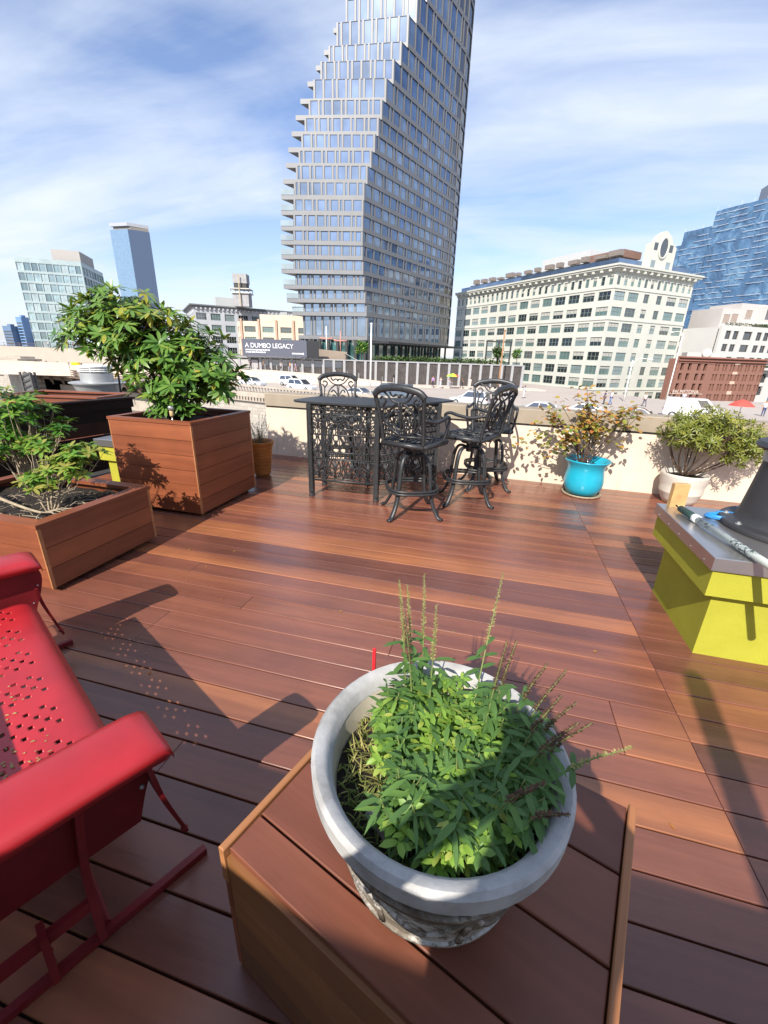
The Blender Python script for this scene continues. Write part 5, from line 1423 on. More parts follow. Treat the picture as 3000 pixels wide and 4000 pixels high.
def cream_building():
    c = Vector((20.4, 105.39, 0)); lu = Vector((36.71, -41.28, 0)).normalized(); LL = 55.2; ru = Vector((20.44, 16.16, 0)).normalized(); RL = 26.0
    t = thing('cream_building', 'broad cream industrial building with deep bracketed cornice and an arched gable on its roof', 'building', (c.x, c.y, -9))
    ln = Vector((lu.y, -lu.x, 0)); rn = Vector((ru.y, -ru.x, 0))
    wall = simple('cream_concrete', (.54, .545, .49), .85, var=.05, scale=.25); ov = 1.0
    # wall corner sits inside the cornice corner
    cw = c - ln * ov - rn * ov; A = cw - lu * LL
    rows = [(-3.75, -1.9), (-1.0, .85), (1.95, 3.75), (4.95, 6.75), (7.95, 9.7), (11.0, 12.75), (14.0, 15.75), (16.9, 18.6)]
    rows = [(-6.5, -4.9)] + rows
    fr = simple('steel_window_frame', (.17, .23, .21), .6); 
    W = Windows(t); m = MB(); cache = {}
    def wm(w_, h, nx, ny, g):
        bl = R.choice((0, 0, 0, .25, .45)); k = (round(w_, 2), round(h, 2), nx, g.name, bl)
        if k not in cache: cache[k] = window_mesh(w_, h, nx, ny, g, fr, .09, .07, .12, blind=bl)
        return cache[k]
    gl = [G_TEAL, G_DARK, G_PALE, G_TEAL, G_DARK]
    def cols_for(L, n, mode, row):
        out = []; p = L / n
        for k in range(n):
            if row == 8:
                h = p / 2
                for q in (0, 1): out.append((k * p + q * h + h * .27, k * p + q * h + h * .73))
            else:
                f = .30 if mode and k in (2, 3) else .12
                out.append((k * p + p * f, k * p + p * (1 - f)))
        return out
    for P, u, L, n, mode in ((A, lu, LL, 14, 0), (cw, ru, RL - 1, 6, 1)):
        cols = [cols_for(L, n, mode, r_) for r_ in range(9)]
        facade(m, P, u, L, rows, cols, .5, -9, 19.2)
        for r_, (zb, zt) in enumerate(rows):
            for a, b in cols[r_]:
                W.add(wm(b - a, zt - zb, 1 if r_ == 8 else (3 if b - a > 2 else 2), 2, R.choice(gl)), P + u * a, zb, u, .22)
    B = cw + ru * (RL - 1); m.build('wall', wall, t, False, True)
    m = MB(); n_ = [A - ln * .75 , cw - ln * .75 - rn * .75, B - rn * .75, B - rn * 9 - ru * .2 + lu * 0, A - ln * 16]
    m.prism([(q.x, q.y) for q in n_], -9, 19.0); m.build('interior_core', simple('dark_interior', (.03, .032, .03), .9), t, False, True)
    m = MB()
    for z in (16.2, 10.2, -4.4):
        m.obox(A, lu, ln, LL + .12, 0, .14, z, z + .3); m.obox(cw, ru, rn, RL - 1, 0, .14, z, z + .3)
    m.build('belt_course', wall, t, False, True)
    # cornice with brackets
    m = MB(); BB = B + ru * ov
    def ring(o, z0, z1):
        q = [A + ln * o, cw + ln * o + rn * o, B + rn * o + ru * o, B - rn * 12 + ru * o, A - ln * 17]
        m.prism([(v.x, v.y) for v in q], z0, z1)
    ring(.25, 19.2, 19.5); ring(1.0, 19.85, 20.2); ring(1.2, 20.2, 20.55); ring(.5, 19.5, 19.85)
    m.build('cornice', wall, t, False, True)
    k = 0
    for P, u, n, L in ((A, lu, ln, LL), (cw, ru, rn, RL - 1)):
        N = int(L / 2.0)
        for i in range(N):
            m = MB(); m.obox(P + u * (L * (i + .5) / N - .3), u, n, .6, .0, .92, 19.3, 19.848); m.build('cornice_bracket', wall, t, False, True)
    # roof: glass balustrade, set back penthouse, plant boxes, machine room
    ti = lambda s, dd: A + lu * s - ln * dd
    m = MB(); m.obox(A - ln * 1.2, lu, ln, LL - 1, -.06, 0, 20.56, 22.0); m.obox(cw - rn * 1.2 + ru * 1, ru, rn, RL - 3, -.06, 0, 20.56, 22.0); m.build('glass_balustrade', G_BLUE, t, False, True)
    m = MB(); m.obox(A - ln * 4.5, lu, ln, LL - 5, -10, 0, 20.56, 23.0); m.build('penthouse', simple('penthouse_zinc', (.16, .16, .17), .5, .3, var=.3), t, False, True)
    for k in range(14):
        m = MB(); s = 3 + k * 3.6; m.obox(ti(s, 3.2), lu, ln, R.uniform(1.2, 3.0), -1.2, 0, 23.0, 23.0 + R.uniform(.5, 1.2)); m.build('roof_unit', simple('brick_tan', (.22, .19, .17), .8, var=.25), t, False, True)
    m = MB(); m.obox(ti(25, 9), lu, ln, 15, -7, 0, 23.01, 26.8); m.build('machine_room', simple('pale_grey_render', (.52, .53, .54), .8), t, False, True)
    m = MB(); m.obox(ti(42, 5), lu, ln, 10, -6, 0, 23.01, 24.4); m.build('brick_penthouse', simple('roof_brick', (.22, .13, .10), .8, var=.2, scale=2), t, False, True)
    # gable with oval window
    G0 = cw + ru * 8.2 - rn * .2; gm = MB()
    prof = [(0, 20.55), (0, 25.2), (1.2, 25.6), (2.2, 26.9), (3.3, 27.6), (4.2, 27.9), (5.1, 27.6), (6.2, 26.9), (7.2, 25.6), (8.4, 25.2), (8.4, 20.55)]
    gm.hull([tuple(G0 + ru * a + Vector((0, 0, z))) for a, z in prof], [tuple(G0 + ru * a - rn * 1.0 + Vector((0, 0, z))) for a, z in prof]); gm.build('gable', wall, t, False, True)
    om = MB(); cc = G0 + ru * 4.2 + Vector((0, 0, 24.7))
    om.hull([tuple(cc + ru * (1.15 * math.cos(a)) + rn * .03 + Vector((0, 0, 1.7 * math.sin(a)))) for a in [2 * PI * k / 24 for k in range(24)]], [tuple(cc + ru * (1.15 * math.cos(a)) + rn * .12 + Vector((0, 0, 1.7 * math.sin(a)))) for a in [2 * PI * k / 24 for k in range(24)]]); om.build('oval_window', G_DARK, t, False, True)
    om = MB()
    om.tube([tuple(cc + ru * (1.3 * math.cos(a)) + rn * .12 + Vector((0, 0, 1.9 * math.sin(a)))) for a in [2 * PI * k / 24 for k in range(25)]], .2, 5, cap=False); om.build('oval_surround', wall, t, False, True)
    for a in (1.3, 6.1):
        m = MB(); p = G0 + ru * a; m.obox(p, ru, rn, 1.1, .02, .06, 24.2, 25.5); m.build('gable_window', G_DARK, t, False, True)
        m = MB(); m.obox(p, ru, rn, 1.3, .02, .06, 20.7, 22.3); m.build('gable_window', G_PALE, t, False, True)
    W.done()
cream_building()
def bushes(name, label, pts, r_, n, cat='hedge', mat=None, L=.5, kind=None):
    m = MB()
    for i in range(n):
        c = Vector(R.choice(pts)); m.tone = R.random()
        p = c + Vector((R.gauss(0, r_[0]), R.gauss(0, r_[1]), R.gauss(0, r_[2])))
        m.leaf(p, (R.gauss(0, 1), R.gauss(0, 1), R.gauss(.3, .6)), (R.gauss(0, .5), R.gauss(0, .5), 1), L * R.uniform(.6, 1.3), L * .5)
    o = m.build(name, mat or M['hedge'], None, True); tag(o, label, cat, kind=kind); return o
def small_tree(label, x, y, z, h, r_, mat=None, n=420, L=.5):
    t = thing('tree', label, 'tree', (x, y, z)); m = MB(); 
    m.tube([(0, 0, 0), (.05, 0, h * .35), (0, .03, h * .6), (.02, 0, h * .9)], [h * .025, h * .02, h * .014, h * .005], 6)
    for k in range(7):
        a = R.uniform(0, 6.3); zz_ = h * R.uniform(.35, .7); m.tube([(0, 0, zz_), (r_ * .4 * math.cos(a), r_ * .4 * math.sin(a), zz_ + h * .1), (r_ * .75 * math.cos(a), r_ * .75 * math.sin(a), zz_ + h * .18)], [h * .01, h * .007, h * .003], 5)
    m.build('trunk', M['bark'], t, True)
    m = MB(); hub = [(R.uniform(-.6, .6) * r_, R.uniform(-.6, .6) * r_, h * R.uniform(.5, .92)) for k in range(14)]
    for i in range(n):
        c = Vector(R.choice(hub)); m.tone = R.random(); u = Vector((R.gauss(0, 1), R.gauss(0, 1), R.gauss(0, 1))).normalized()
        m.leaf(c + u * r_ * .42 * R.random() ** .4, (R.gauss(0, 1), R.gauss(0, 1), R.gauss(.1, .6)), (R.gauss(0, .5), R.gauss(0, .5), 1), L * R.uniform(.6, 1.3), L * .55)
    m.build('crown', mat or M['hedge'], t, True)
# planting and the play ship on the terrace in front of the tower
pts = [(-42 + k * .8, 85.5 + k * .2, .95) for k in range(8)]
bushes('hedge', 'short low hedge on the terrace between the billboard and the play ship', pts, (.5, .4, .2), 400)
pts = [(-24 + k * .9, 84.5 + k * .232, 1.0) for k in range(27)]
bushes('hedge', 'long clipped hedge on the terrace in front of the glazed tower lobby', pts, (.6, .5, .22), 1500)
small_tree('small bright green tree on the terrace beside the play ship', -27.3, 84.2, .5, 3.6, 1.5, M['azalea'], 500, .45)
def play_ship():
    t = thing('play_ship', 'salmon coloured playground ship with masts and slide on the tower terrace', 'playground', (-33, 81.5, .5), .25)
    sal = simple('salmon_paint', (.55, .24, .19), .6); brn = simple('ship_timber', (.30, .24, .19), .8)
    m = MB(); m.hull([(-1.6, -1, 0), (3.2, -1, 0), (3.2, 1, 0), (-1.6, 1, 0)], [(-2.6, -1.3, 1.9), (3.6, -1.3, 1.5), (3.6, 1.3, 1.5), (-2.6, 1.3, 1.9)]); m.build('hull', brn, t)
    for x in (-.5, 2.2): m = MB(); m.tube([(x, 0, 1.4), (x, 0, 6.0 if x < 0 else 5.2)], .1, 6); m.build('mast', M['white'] if x < 0 else sal, t, True)
    for x, z in ((-.5, 3.9), (2.2, 3.6)): m = MB(); m.tube([(x - 1.3, 0, z), (x, 0, z - .12), (x + 1.3, 0, z)], .13, 6); m.build('yard', sal, t, True)
    m = MB(); m.hull([(3.0, -1.31, 1.4), (3.0, -1.9, 1.4), (3.05, -1.9, 1.3), (3.05, -1.31, 1.3)], [(5.6, -1.31, .15), (5.6, -1.9, .15), (5.6, -1.9, .05), (5.6, -1.31, .05)]); m.build('slide', M['galv'], t)
play_ship()
def text_part(name, body, size, parent, loc, rot, mat, ext=.03, sx=1.0, spacing=1.0):
    cu = bpy.data.curves.new(name, 'FONT'); cu.body = body; cu.size = size; cu.extrude = ext; cu.space_character = spacing
    o = bpy.data.objects.new('tmp', cu); COL.objects.link(o)
    dg = bpy.context.evaluated_depsgraph_get(); dg.update(); me = bpy.data.meshes.new_from_object(o.evaluated_get(dg))
    bpy.data.objects.remove(o); me.materials.clear(); me.materials.append(mat)
    r = bpy.data.objects.new(name, me); COL.objects.link(r); r.parent = parent; r.location = loc; r.rotation_euler = rot; r.scale = (sx, 1, 1)
    return r
def block(name, label, cat, P, L_end, R_end, z0, z1, face_rows, ncl, ncr, wallmat, glass, frame, wf=(.2, .8), d=.5, roof=None, nx=2, ny=2, limit=100, tags=None):
    """corner building: P nearest corner, L_end and R_end the far ends of its two visible faces"""
    P, Lp, Rp = (Vector((q[0], q[1], 0)) for q in (P, L_end, R_end))
    t = thing(name, label, cat, (P.x, P.y, z0)); W = Windows(t, limit); m = MB(); cache = {}
    for A, B, n in ((Lp, P, ncl), (P, Rp, ncr)):
        u = (B - A).normalized(); L = (B - A).length
        if n < 1:
            m.obox(A, u, Vector((u.y, -u.x, 0)), L, -d, 0, z0, z1); continue
        p = L / n; cols = [(k * p + p * wf[0], k * p + p * wf[1]) for k in range(n)]
        facade(m, A, u, L, face_rows, cols, d, z0, z1)
        for zb, zt in face_rows:
            for a, b in cols:
                g = R.choice(glass); k = (round(b - a, 2), round(zt - zb, 2), g.name)
                if k not in cache: cache[k] = window_mesh(b - a, zt - zb, nx, ny, g, frame, .09, .07, .12)
                W.add(cache[k], A + u * a, zb, u, .28)
    m.build('wall', wallmat, t, False, True)
    ul = (Lp - P).normalized(); ur = (Rp - P).normalized(); m = MB()
    nl = Vector((-ul.y, ul.x, 0)); 
    q = [P + (ul + ur) * d * 1.15, Rp + ul * d * 1.1 , Rp + ul * (Lp - P).length, Lp + ur * d * 1.1]
    m.prism([(v.x, v.y) for v in (q[0], q[1], q[2], q[3])], z0, z1 - .25); m.build('interior_core', simple('dark_interior', (.03, .032, .03), .9), t, False, True)
    W.done(); return t, P, ul, ur
# far left: teal glass block and the slender blue tower behind it
fr_t = simple('teal_frame', (.34, .40, .41), .5)
rows = [(-6 + 3.1 * k, -6 + 3.1 * k + 2.45) for k in range(11)]
t, P, ul, ur = block('glass_office', 'teal glazed block standing behind the raised footway', 'building', (-145.8, 132.9), (-162.7, 123.1), (-158, 153), -9, 28.9, rows, 9, 8,
                     simple('teal_spandrel', (.34, .42, .43), .4, .1, var=.1, scale=.3), [glassy('glass_aqua', (.28, .40, .42), .12, .2, .4, .4), glassy('glass_aqua_deep', (.09, .16, .18), .1, .2), glassy('glass_aqua_pale', (.36, .45, .45), .12, .2), glassy('glass_aqua_mid', (.2, .3, .32), .12, .2)] * 1, fr_t, (.05, .95), .4, nx=2, ny=1)
m = MB(); a = P + ul * 12 + ur * 3; m.prism([(v.x, v.y) for v in (P + ul * 9 + ur * 2, P + ul * .5 + ur * 2, P + ul * .5 + ur * 16, P + ul * 9 + ur * 16)], 28.9, 32.4); m.build('machine_room', simple('warm_grey_render', (.40, .38, .36), .8), t, False, True)
def slender():
    t = thing('slender_tower', 'very tall slender blue glass tower far behind the teal glass block', 'tower', (-326, 350, -9)); 
    u1 = Vector((-344.8, 349.6, 0)) - Vector((-326.2, 349.9, 0)); u2 = Vector((11.5, 12, 0)); P = Vector((-326.2, 349.9, 0))
    gl = NT('slender_curtain_wall'); b = gl.add('ShaderNodeTexBrick'); mp = gl.coord((1, 1, 1)); gl.n['Mapping'].inputs['Rotation'].default_value = (rad(90), 0, 0); gl.l.new(mp, b.inputs['Vector'])
    b.inputs['Scale'].default_value = .28; b.offset = 0; b.inputs['Color1'].default_value = (.16, .27, .40, 1); b.inputs['Color2'].default_value = (.20, .32, .46, 1); b.inputs['Mortar'].default_value = (.27, .36, .46, 1); b.inputs['Mortar Size'].default_value = .03
    gl.set(b.outputs['Color'], .15, .3)
    m = MB(); m.prism([(v.x, v.y) for v in (P, P + u2, P + u2 + u1, P + u1)], -9, 97); m.build('shaft', gl.mat, t, False, True)
    m = MB(); m.prism([(v.x, v.y) for v in (P + u2 * .15 + u1 * .03, P + u2 * .97, P + u2 * .97 + u1 * .97, P + u1 * .97 + u2 * .15)], 97, 99.5); m.build('crown_recess', simple('shadow_gap', (.22, .2, .18), .8), t, False, True)
    m = MB(); m.prism([(v.x, v.y) for v in (P, P + u2, P + u2 + u1, P + u1)], 99.5, 102); m.build('crown', simple('crown_panel', (.36, .38, .42), .5), t, False, True)
    m = MB(); q = u2.normalized(); nn = Vector((q.y, -q.x, 0)); m.obox(P, q, nn, u2.length, 0.02, .4, -9, 97); m.build('side_panel', simple('slate_blue_panel', (.10, .14, .22), .4, .3), t, False, True)
slender()
for x, y, w_, z, lab, c in ((-516, 384, 8, 29, 'distant narrow bright blue tower beside the teal glass block', (.16, .28, .48)), (-528, 378, 12, 19.5, 'distant low dull blue tower beside the narrow bright blue one', (.13, .2, .32)), (-560, 372, 9, 14, 'distant lowest grey block at the end of the skyline', (.25, .27, .33)), (-502, 392, 14, 13, 'distant pinkish low block between the narrow blue tower and the teal glass block', (.42, .36, .34))):
    t = thing('distant_tower', lab, 'building', (x, y, -9)); m = MB(); m.box(-w_ / 2, w_ / 2, -5, 5, 0, z + 9); m.box(-w_ / 5, w_ / 5, -2, 2, z + 9, z + 11); m.build('shaft', simple('distant_%d' % abs(x), c, .5, .1, var=.15, scale=.3), t)
    m = MB()
    for k in range(int((z + 6) / 3)): m.box(-w_ / 2 + .4, w_ / 2 - .4, -5.05, -5.001, 1 + k * 3, 2.6 + k * 3)
    m.build('window_strip', G_DARK, t)
# grey building with water tower, and the beige one in front
greyw = simple('blue_grey_paint', (.44, .46, .49), .8, var=.06, scale=.3)
rows = [(-6 + 3.25 * k, -6 + 3.25 * k + 2.0) for k in range(6)]
t, P, ul, ur = block('grey_building', 'blue grey painted loft building with dark cornice and rooftop water tower', 'building', (-93, 120.7), (-112, 141), (-66, 139.6 + 7.5), -9, 14.2, rows, 8, 9, greyw, [G_DARK, G_PALE, G_TEAL, G_DARK], simple('grey_window_frame', (.30, .33, .34), .6), (.14, .86), .5, nx=4, ny=2)
m = MB(); q = [P - (ul + ur) * 1.0, P + ur * 33, P + ur * 33 + ul * 22, P + ul * 29 - ur * 1.0]; m.prism([(v.x, v.y) for v in q], 14.2, 14.55); m.prism([(v.x, v.y) for v in (P - (ul + ur) * .6, P + ur * 33, P + ur * 33 + ul * 22, P + ul * 28 - ur * .6)], 13.75, 14.2); m.build('cornice', simple('slate_cornice', (.16, .17, .18), .8), t, False, True)
for k in range(24):
    m = MB(); n_ = Vector((ur.y, -ur.x, 0)); m.obox(P + ur * (.6 + k * 1.3), ur, n_, .5, 0, .55, 13.2, 13.75); m.build('cornice_bracket', greyw, t, False, True)
m = MB(); m.prism([(v.x, v.y) for v in (P + ur * 7 + ul * 2, P + ur * 13 + ul * 2, P + ur * 13 + ul * 7, P + ur * 7 + ul * 7)], 14.55, 17.2); m.build('roof_room', simple('pale_render', (.46, .48, .48), .8), t, False, True)
def water_tower():
    x, y = -81, 129; t = thing('water_tower', 'grey rooftop water tower on a square shaft above the grey building', 'water tower', (x, y, 14.55))
    g = simple('water_tower_grey', (.34, .34, .35), .8, var=.2, scale=1); M2 = Matrix.Rotation(.3, 4, 'Z')
    m = MB(); m.box(-2.4, 2.4, -2, 2, 0, 3.6, M2); m.build('shaft', g, t)
    m = MB(); m.box(-2.9, 2.9, -2.5, 2.5, 3.6, 3.9, M2); m.box(-2.9, 2.9, -2.5, 2.5, 4.8, 5.0, M2); m.build('gallery', M['offwhite'], t)
    m = MB()
    for a in (-2.7, -1.3, 0, 1.3, 2.7): m.box(a - .07, a + .07, -2.4, -2.3, 3.9, 4.8, M2); m.box(a - .07, a + .07, 2.3, 2.4, 3.9, 4.8, M2)
    m.box(-1.9, 1.9, -1.6, 1.6, 5.0, 6.4, M2); m.build('frame', simple('tower_dark', (.05, .05, .05), .7), t)
    m = MB(); m.box(-2.1, 2.1, -1.8, 1.8, 6.4, 9.0, M2); m.build('tank', g, t)
    m = MB(); m.box(-.2, .1, -2.75, -2.55, 0, 8.6, M2); m.build('ladder', simple('ladder_timber', (.42, .36, .26), .8), t)
water_tower()
beige = simple('beige_brick', (.62, .53, .42), .85, var=.1, scale=.8)
rows = [(-3.2, -1.5), (.2, 1.9), (3.6, 5.1), (6.3, 7.7)]
t, P, ul, ur = block('beige_building', 'low beige brick building with stepped parapet behind the dark billboard', 'building', (-66.9, 104.65), (-71.3, 109.8), (-49.6, 111), -9, 8.9, rows, 2, 4, beige, [G_DARK, G_TEAL, G_DARK], simple('green_frame', (.12, .2, .17), .6), (.2, .82), .45, nx=4, ny=2)
n_ = Vector((ur.y, -ur.x, 0))
for k in range(5): m = MB(); m.obox(P + ur * (k * 4.45 - .1), ur, n_, .5, 0, .35, -9, 9.4); m.build('pilaster', simple('salmon_brick', (.55, .33, .24), .85, var=.1), t, False, True)
m = MB(); m.obox(P + ur * 5, ur, n_, 11, -.6, .02, 8.9, 10.6); m.build('parapet', beige, t, False, True)
def low_grey():
    t = thing('roof_house', 'plain grey roof house behind the beige building beside the tower balconies', 'building', (-64, 127, -9)); m = MB(); M2 = Matrix.Rotation(.35, 4, 'Z')
    m.box(-5, 12, 0, 10, 0, 20.5, M2); m.box(2, 10, 1, 6, 20.5, 22.5, M2); m.build('wall', simple('plain_grey', (.36, .35, .36), .85, var=.1), t); m = MB(); m.tube([(1, 2, 20.5), (1, 2, 24)], .08, 5); m.box(-3, -1, 1, 3, 20.5, 22, M2); m.build('roof_vent', M['galv'], t)
low_grey()
def billboard():
    A = Vector((-46.9, 73.3, 0)); B = Vector((-35.3, 76.2, 0)); d = B - A; ang = math.atan2(d.y, d.x); L = d.length
    t = thing('billboard', 'long slate grey billboard with white lettering standing on the finned wall', 'billboard', (A.x, A.y, .75), ang)
    m = MB(); m.cbox(0, L, 0, .25, .02, 2.98, .01); m.build('panel', simple('slate_panel', (.085, .092, .125), .6, var=.05), t)
    wh = simple('sign_white', (.75, .76, .8), .6)
    text_part('lettering', 'A DUMBO LEGACY', 1.16, t, (.55, -.03, 1.5), (PI / 2, 0, 0), wh, .012, .93, .96)
    for x0, x1, z in ((.6, 5.2, 1.02), (.6, 4.3, .62)):
        m = MB(); x = x0
        while x < x1: w_ = R.uniform(.25, .7); m.box(x, min(x + w_, x1), -.02, -.001, z, z + .2); x += w_ + .1
        m.build('small_print', wh, t)
    m = MB(); x = 9.2
    for w_ in (.3, .2, .25, .2, .3, .2, .25): m.box(x, x + w_, -.02, -.001, .55, .78); x += w_ + .06
    m.hull([(11.15, -.02, .5), (11.45, -.02, .5), (11.3, -.02, .9)], [(11.15, -.001, .5), (11.45, -.001, .5), (11.3, -.001, .9)]); m.build('small_emblem', wh, t)
    for x in (.6, 4, 8, L - .6): m = MB(); m.box(x - .1, x + .1, .26, .5, -.25, 2.5); m.build('support', M['galv'], t)
    m = MB(); m.box(L + .05, L + 2.2, .1, .35, .0, 2.95); m.build('end_panel', simple('black_panel', (.02, .02, .024), .4), t)
billboard()
# right: brick building, white terraces, netted scaffold
def brick():
    br = NT('red_brick'); b = br.add('ShaderNodeTexBrick'); br.l.new(br.coord((1, 1, 1)), b.inputs['Vector']); br.n['Mapping'].inputs['Rotation'].default_value = (rad(90), 0, 0)
    b.inputs['Scale'].default_value = 3.2; b.inputs['Mortar Size'].default_value = .015
    b.inputs['Color1'].default_value = (.25, .11, .078, 1); b.inputs['Color2'].default_value = (.21, .092, .066, 1); b.inputs['Mortar'].default_value = (.30, .20, .16, 1); br.set(b.outputs['Color'], .9)
    A = Vector((31.9, 95.2, 0)); B = Vector((51.2, 106, 0)); u = (B - A).normalized(); n = Vector((u.y, -u.x, 0)); L = (B - A).length
    t = thing('brick_building', 'red brick building with paired windows and faded painted lettering', 'building', (A.x, A.y, -9)); W = Windows(t); m = MB()
    rows = [(-6.2, -5.0), (-4.6, -3.6), (-2.9, -1.75), (-1.2, -.05), (.45, 1.6)]; rows = [(-7.4, -6.2), (-5.0, -3.75), (-3.05, -1.75), (-1.15, .1), (.65, 1.9)]
    cols = [(.9, 1.7), (2.7, 3.5), (4.9, 5.7), (6.5, 7.3)]; x = 9.2
    while x < L - 1.2: cols += [(x, x + .48), (x + .72, x + 1.2)]; x += 1.95
    cols = [q for q in cols]; facade(m, A, u, L, rows, cols, .45, -9, 2.9)
    c1 = window_mesh(.8, 1.25, 1, 2, G_DARK, M['offwhite'], .07, .06, .1); c1b = window_mesh(.8, 1.25, 1, 2, G_BROWN, simple('brown_frame', (.09, .06, .05), .6), .07, .06, .1); c2 = window_mesh(.48, 1.25, 1, 2, G_BROWN, simple('brown_frame', (.09, .06, .05), .6), .05, .05, .1)
    for zb, zt in rows:
        for i, (a, b_) in enumerate(cols): W.add((R.choice((c1, c1b)) if i < 4 else c2), A + u * a, zb, u, .25)
    m.obox(A, u, n, L, -2, -1.0, -9, 2.7); m.build('wall', br.mat, t, False, True)
    m = MB(); m.obox(A, u, n, L + .3, 0, .35, 2.35, 2.55); m.obox(A, u, n, L + .3, -.4, .5, 2.9, 3.15); m.obox(A, u, n, 8.8, 0, .12, 1.98, 2.1); m.build('cornice', simple('brick_red_stone', (.28, .125, .09), .85), t, False, True)
    for k in range(5): m = MB(); m.obox(A + u * (14.1 + .0 * k), u, n, 1.25, .01, .03, rows[k][1] + .03, (rows[k + 1][0] - .03 if k < 4 else 2.3)); m.build('pale_patch', simple('pale_brick', (.58, .42, .32), .9, var=.1), t, False, True)
    ang = math.atan2(u.y, u.x); wht = simple('faded_white_paint', (.66, .58, .50), .85, var=.15, scale=3)
    p = A + u * .5 + n * .04; text_part('painted_lettering', 'EN METONA', .98, t, (p.x - A.x, p.y - A.y, 9 - 3.62), (PI / 2, 0, ang), wht, .01, 1.1, 1.05)
    m = MB(); m.obox(A + u * .5, u, n, 7.5, .01, .04, -3.74, -3.66); m.build('painted_line', wht, t, False, True)
brick()
def white_building():
    ww = simple('white_render', (.51, .50, .48), .8, var=.04, scale=.3); pk = simple('blush_render', (.48, .45, .43), .8, var=.04, scale=.3)
    t = thing('white_building', 'white stepped modern apartment building with planted terraces behind the brick building', 'building', (46.6, 125.5, -9)); W = Windows(t)
    u = Vector((.871, .49, 0)); n = Vector((.49, -.871, 0)); fr = simple('dark_bronze', (.06, .055, .05), .5)
    wl, wd = [window_mesh(a, 1.5, 2, 1, g, fr, .07, .05, .12) for a, g in ((1.5, G_DARK), (2.0, G_PALE))]; wb = window_mesh(2.4, 1.5, 1, 1, G_DARK, fr, .07, .05, .12); wu = window_mesh(2.1, 1.9, 1, 1, simple('closed_shutter', (.30, .24, .2), .8), ww, .06, .05, .1)
    # low back wing
    A = Vector((41.5, 131, 0)); m = MB(); rows = [(-1.5, 0), (1.4, 2.9), (4.5, 6.0), (7.1, 8.6)]; cols = [(1 + 2.9 * k, 2.7 + 2.9 * k) for k in range(6)]
    facade(m, A, u, 19, rows, cols, .6, -9, 9.5)
    for zb, zt in rows:
        for a, b in cols: W.add(R.choice((wl, wl, wd)) if b - a < 1.9 else wd, A + u * a, zb, u, .3)
    m.obox(A, u, n, 19, -9, -1.2, -9, 9.2); m.build('wing_wall', ww, t, False, True)
    # upper blank volume with three shutters
    A = Vector((48.2, 124.5, 0)); m = MB(); m.obox(A, u, n, 5.2, -8, 0, 4, 14.3); m.obox(A + u * 5.2, u, n, 13, -8, 0, 4, 15.6); m.build('upper_wall', pk, t, False, True)
    for s, z in ((.5, 11.2), (2.9, 11.4), (7.0, 12.4)): W.add(wu, A + u * s + n * .02, z, u)
    m = MB(); m.obox(A + u * 10.2, u, n, 5, .0, 2.2, 11.2, 11.5); m.obox(A + u * 10.2, u, n, 5, .0, 2.2, 14.6, 15.0); m.obox(A + u * 10.2, u, n, .3, .0, 2.2, 11.5, 14.6); m.build('balcony_box', ww, t, False, True)
    # front right wing
    A = Vector((45.0, 114.2, 0)); m = MB(); rows = [(-4.6, -2.6), (-1.8, .2), (2.1, 3.6), (4.7, 6.2), (7.2, 8.9)]; cols = [(1.4, 2.9), (3.6, 5.1), (6.6, 9.0), (10.4, 11.9), (12.6, 14.1), (15, 17.4)]
    facade(m, A, u, 20, rows, cols, .6, -9, 9.9)
    for zb, zt in rows:
        for a, b in cols: W.add(R.choice((wl, wl, wb)) if b - a > 2 and False else (wb if b - a > 2 else wl), A + u * a, zb, u, .3)
    m.obox(A, u, n, 20, -9.5, -1.2, -9, 9.6); m.build('front_wall', ww, t, False, True)
    m = MB(); m.obox(A + u * 1.5, u, n, 18, .0, 1.6, 1.0, 1.35); m.build('terrace_slab', ww, t, False, True)
    m = MB()
    for k in range(900):
        q = A + u * R.uniform(2, 19) + n * R.uniform(.9, 1.5); m.tone = R.random(); m.leaf((q.x, q.y, 1.4 + R.uniform(0, .5)), (R.gauss(0, 1), R.gauss(0, 1), .6), (0, 0, 1), .35, .2)
    for k in range(500):
        q = A + u * R.uniform(1, 19) - n * R.uniform(.2, .8); m.tone = R.random(); m.leaf((q.x, q.y, 9.9 + R.uniform(0, .6)), (R.gauss(0, 1), R.gauss(0, 1), .6), (0, 0, 1), .35, .2)
    m.build('terrace_planting', M['hedge'], t, False, True); W.done()
    o = thing('roof_dish', 'white satellite dish box and vent on the flat roof behind the brick building', 'roof unit', (40, 108, 2.7)); m = MB(); m.box(-3, 4, -1.5, 1.5, 0, 1.4); m.build('housing', pk, o); m = MB(); m.ball((.5, -1.7, 1.3), .9, 12, 8, (1, .35, 1)); m.build('dish', M['offwhite'], o, True)
white_building()
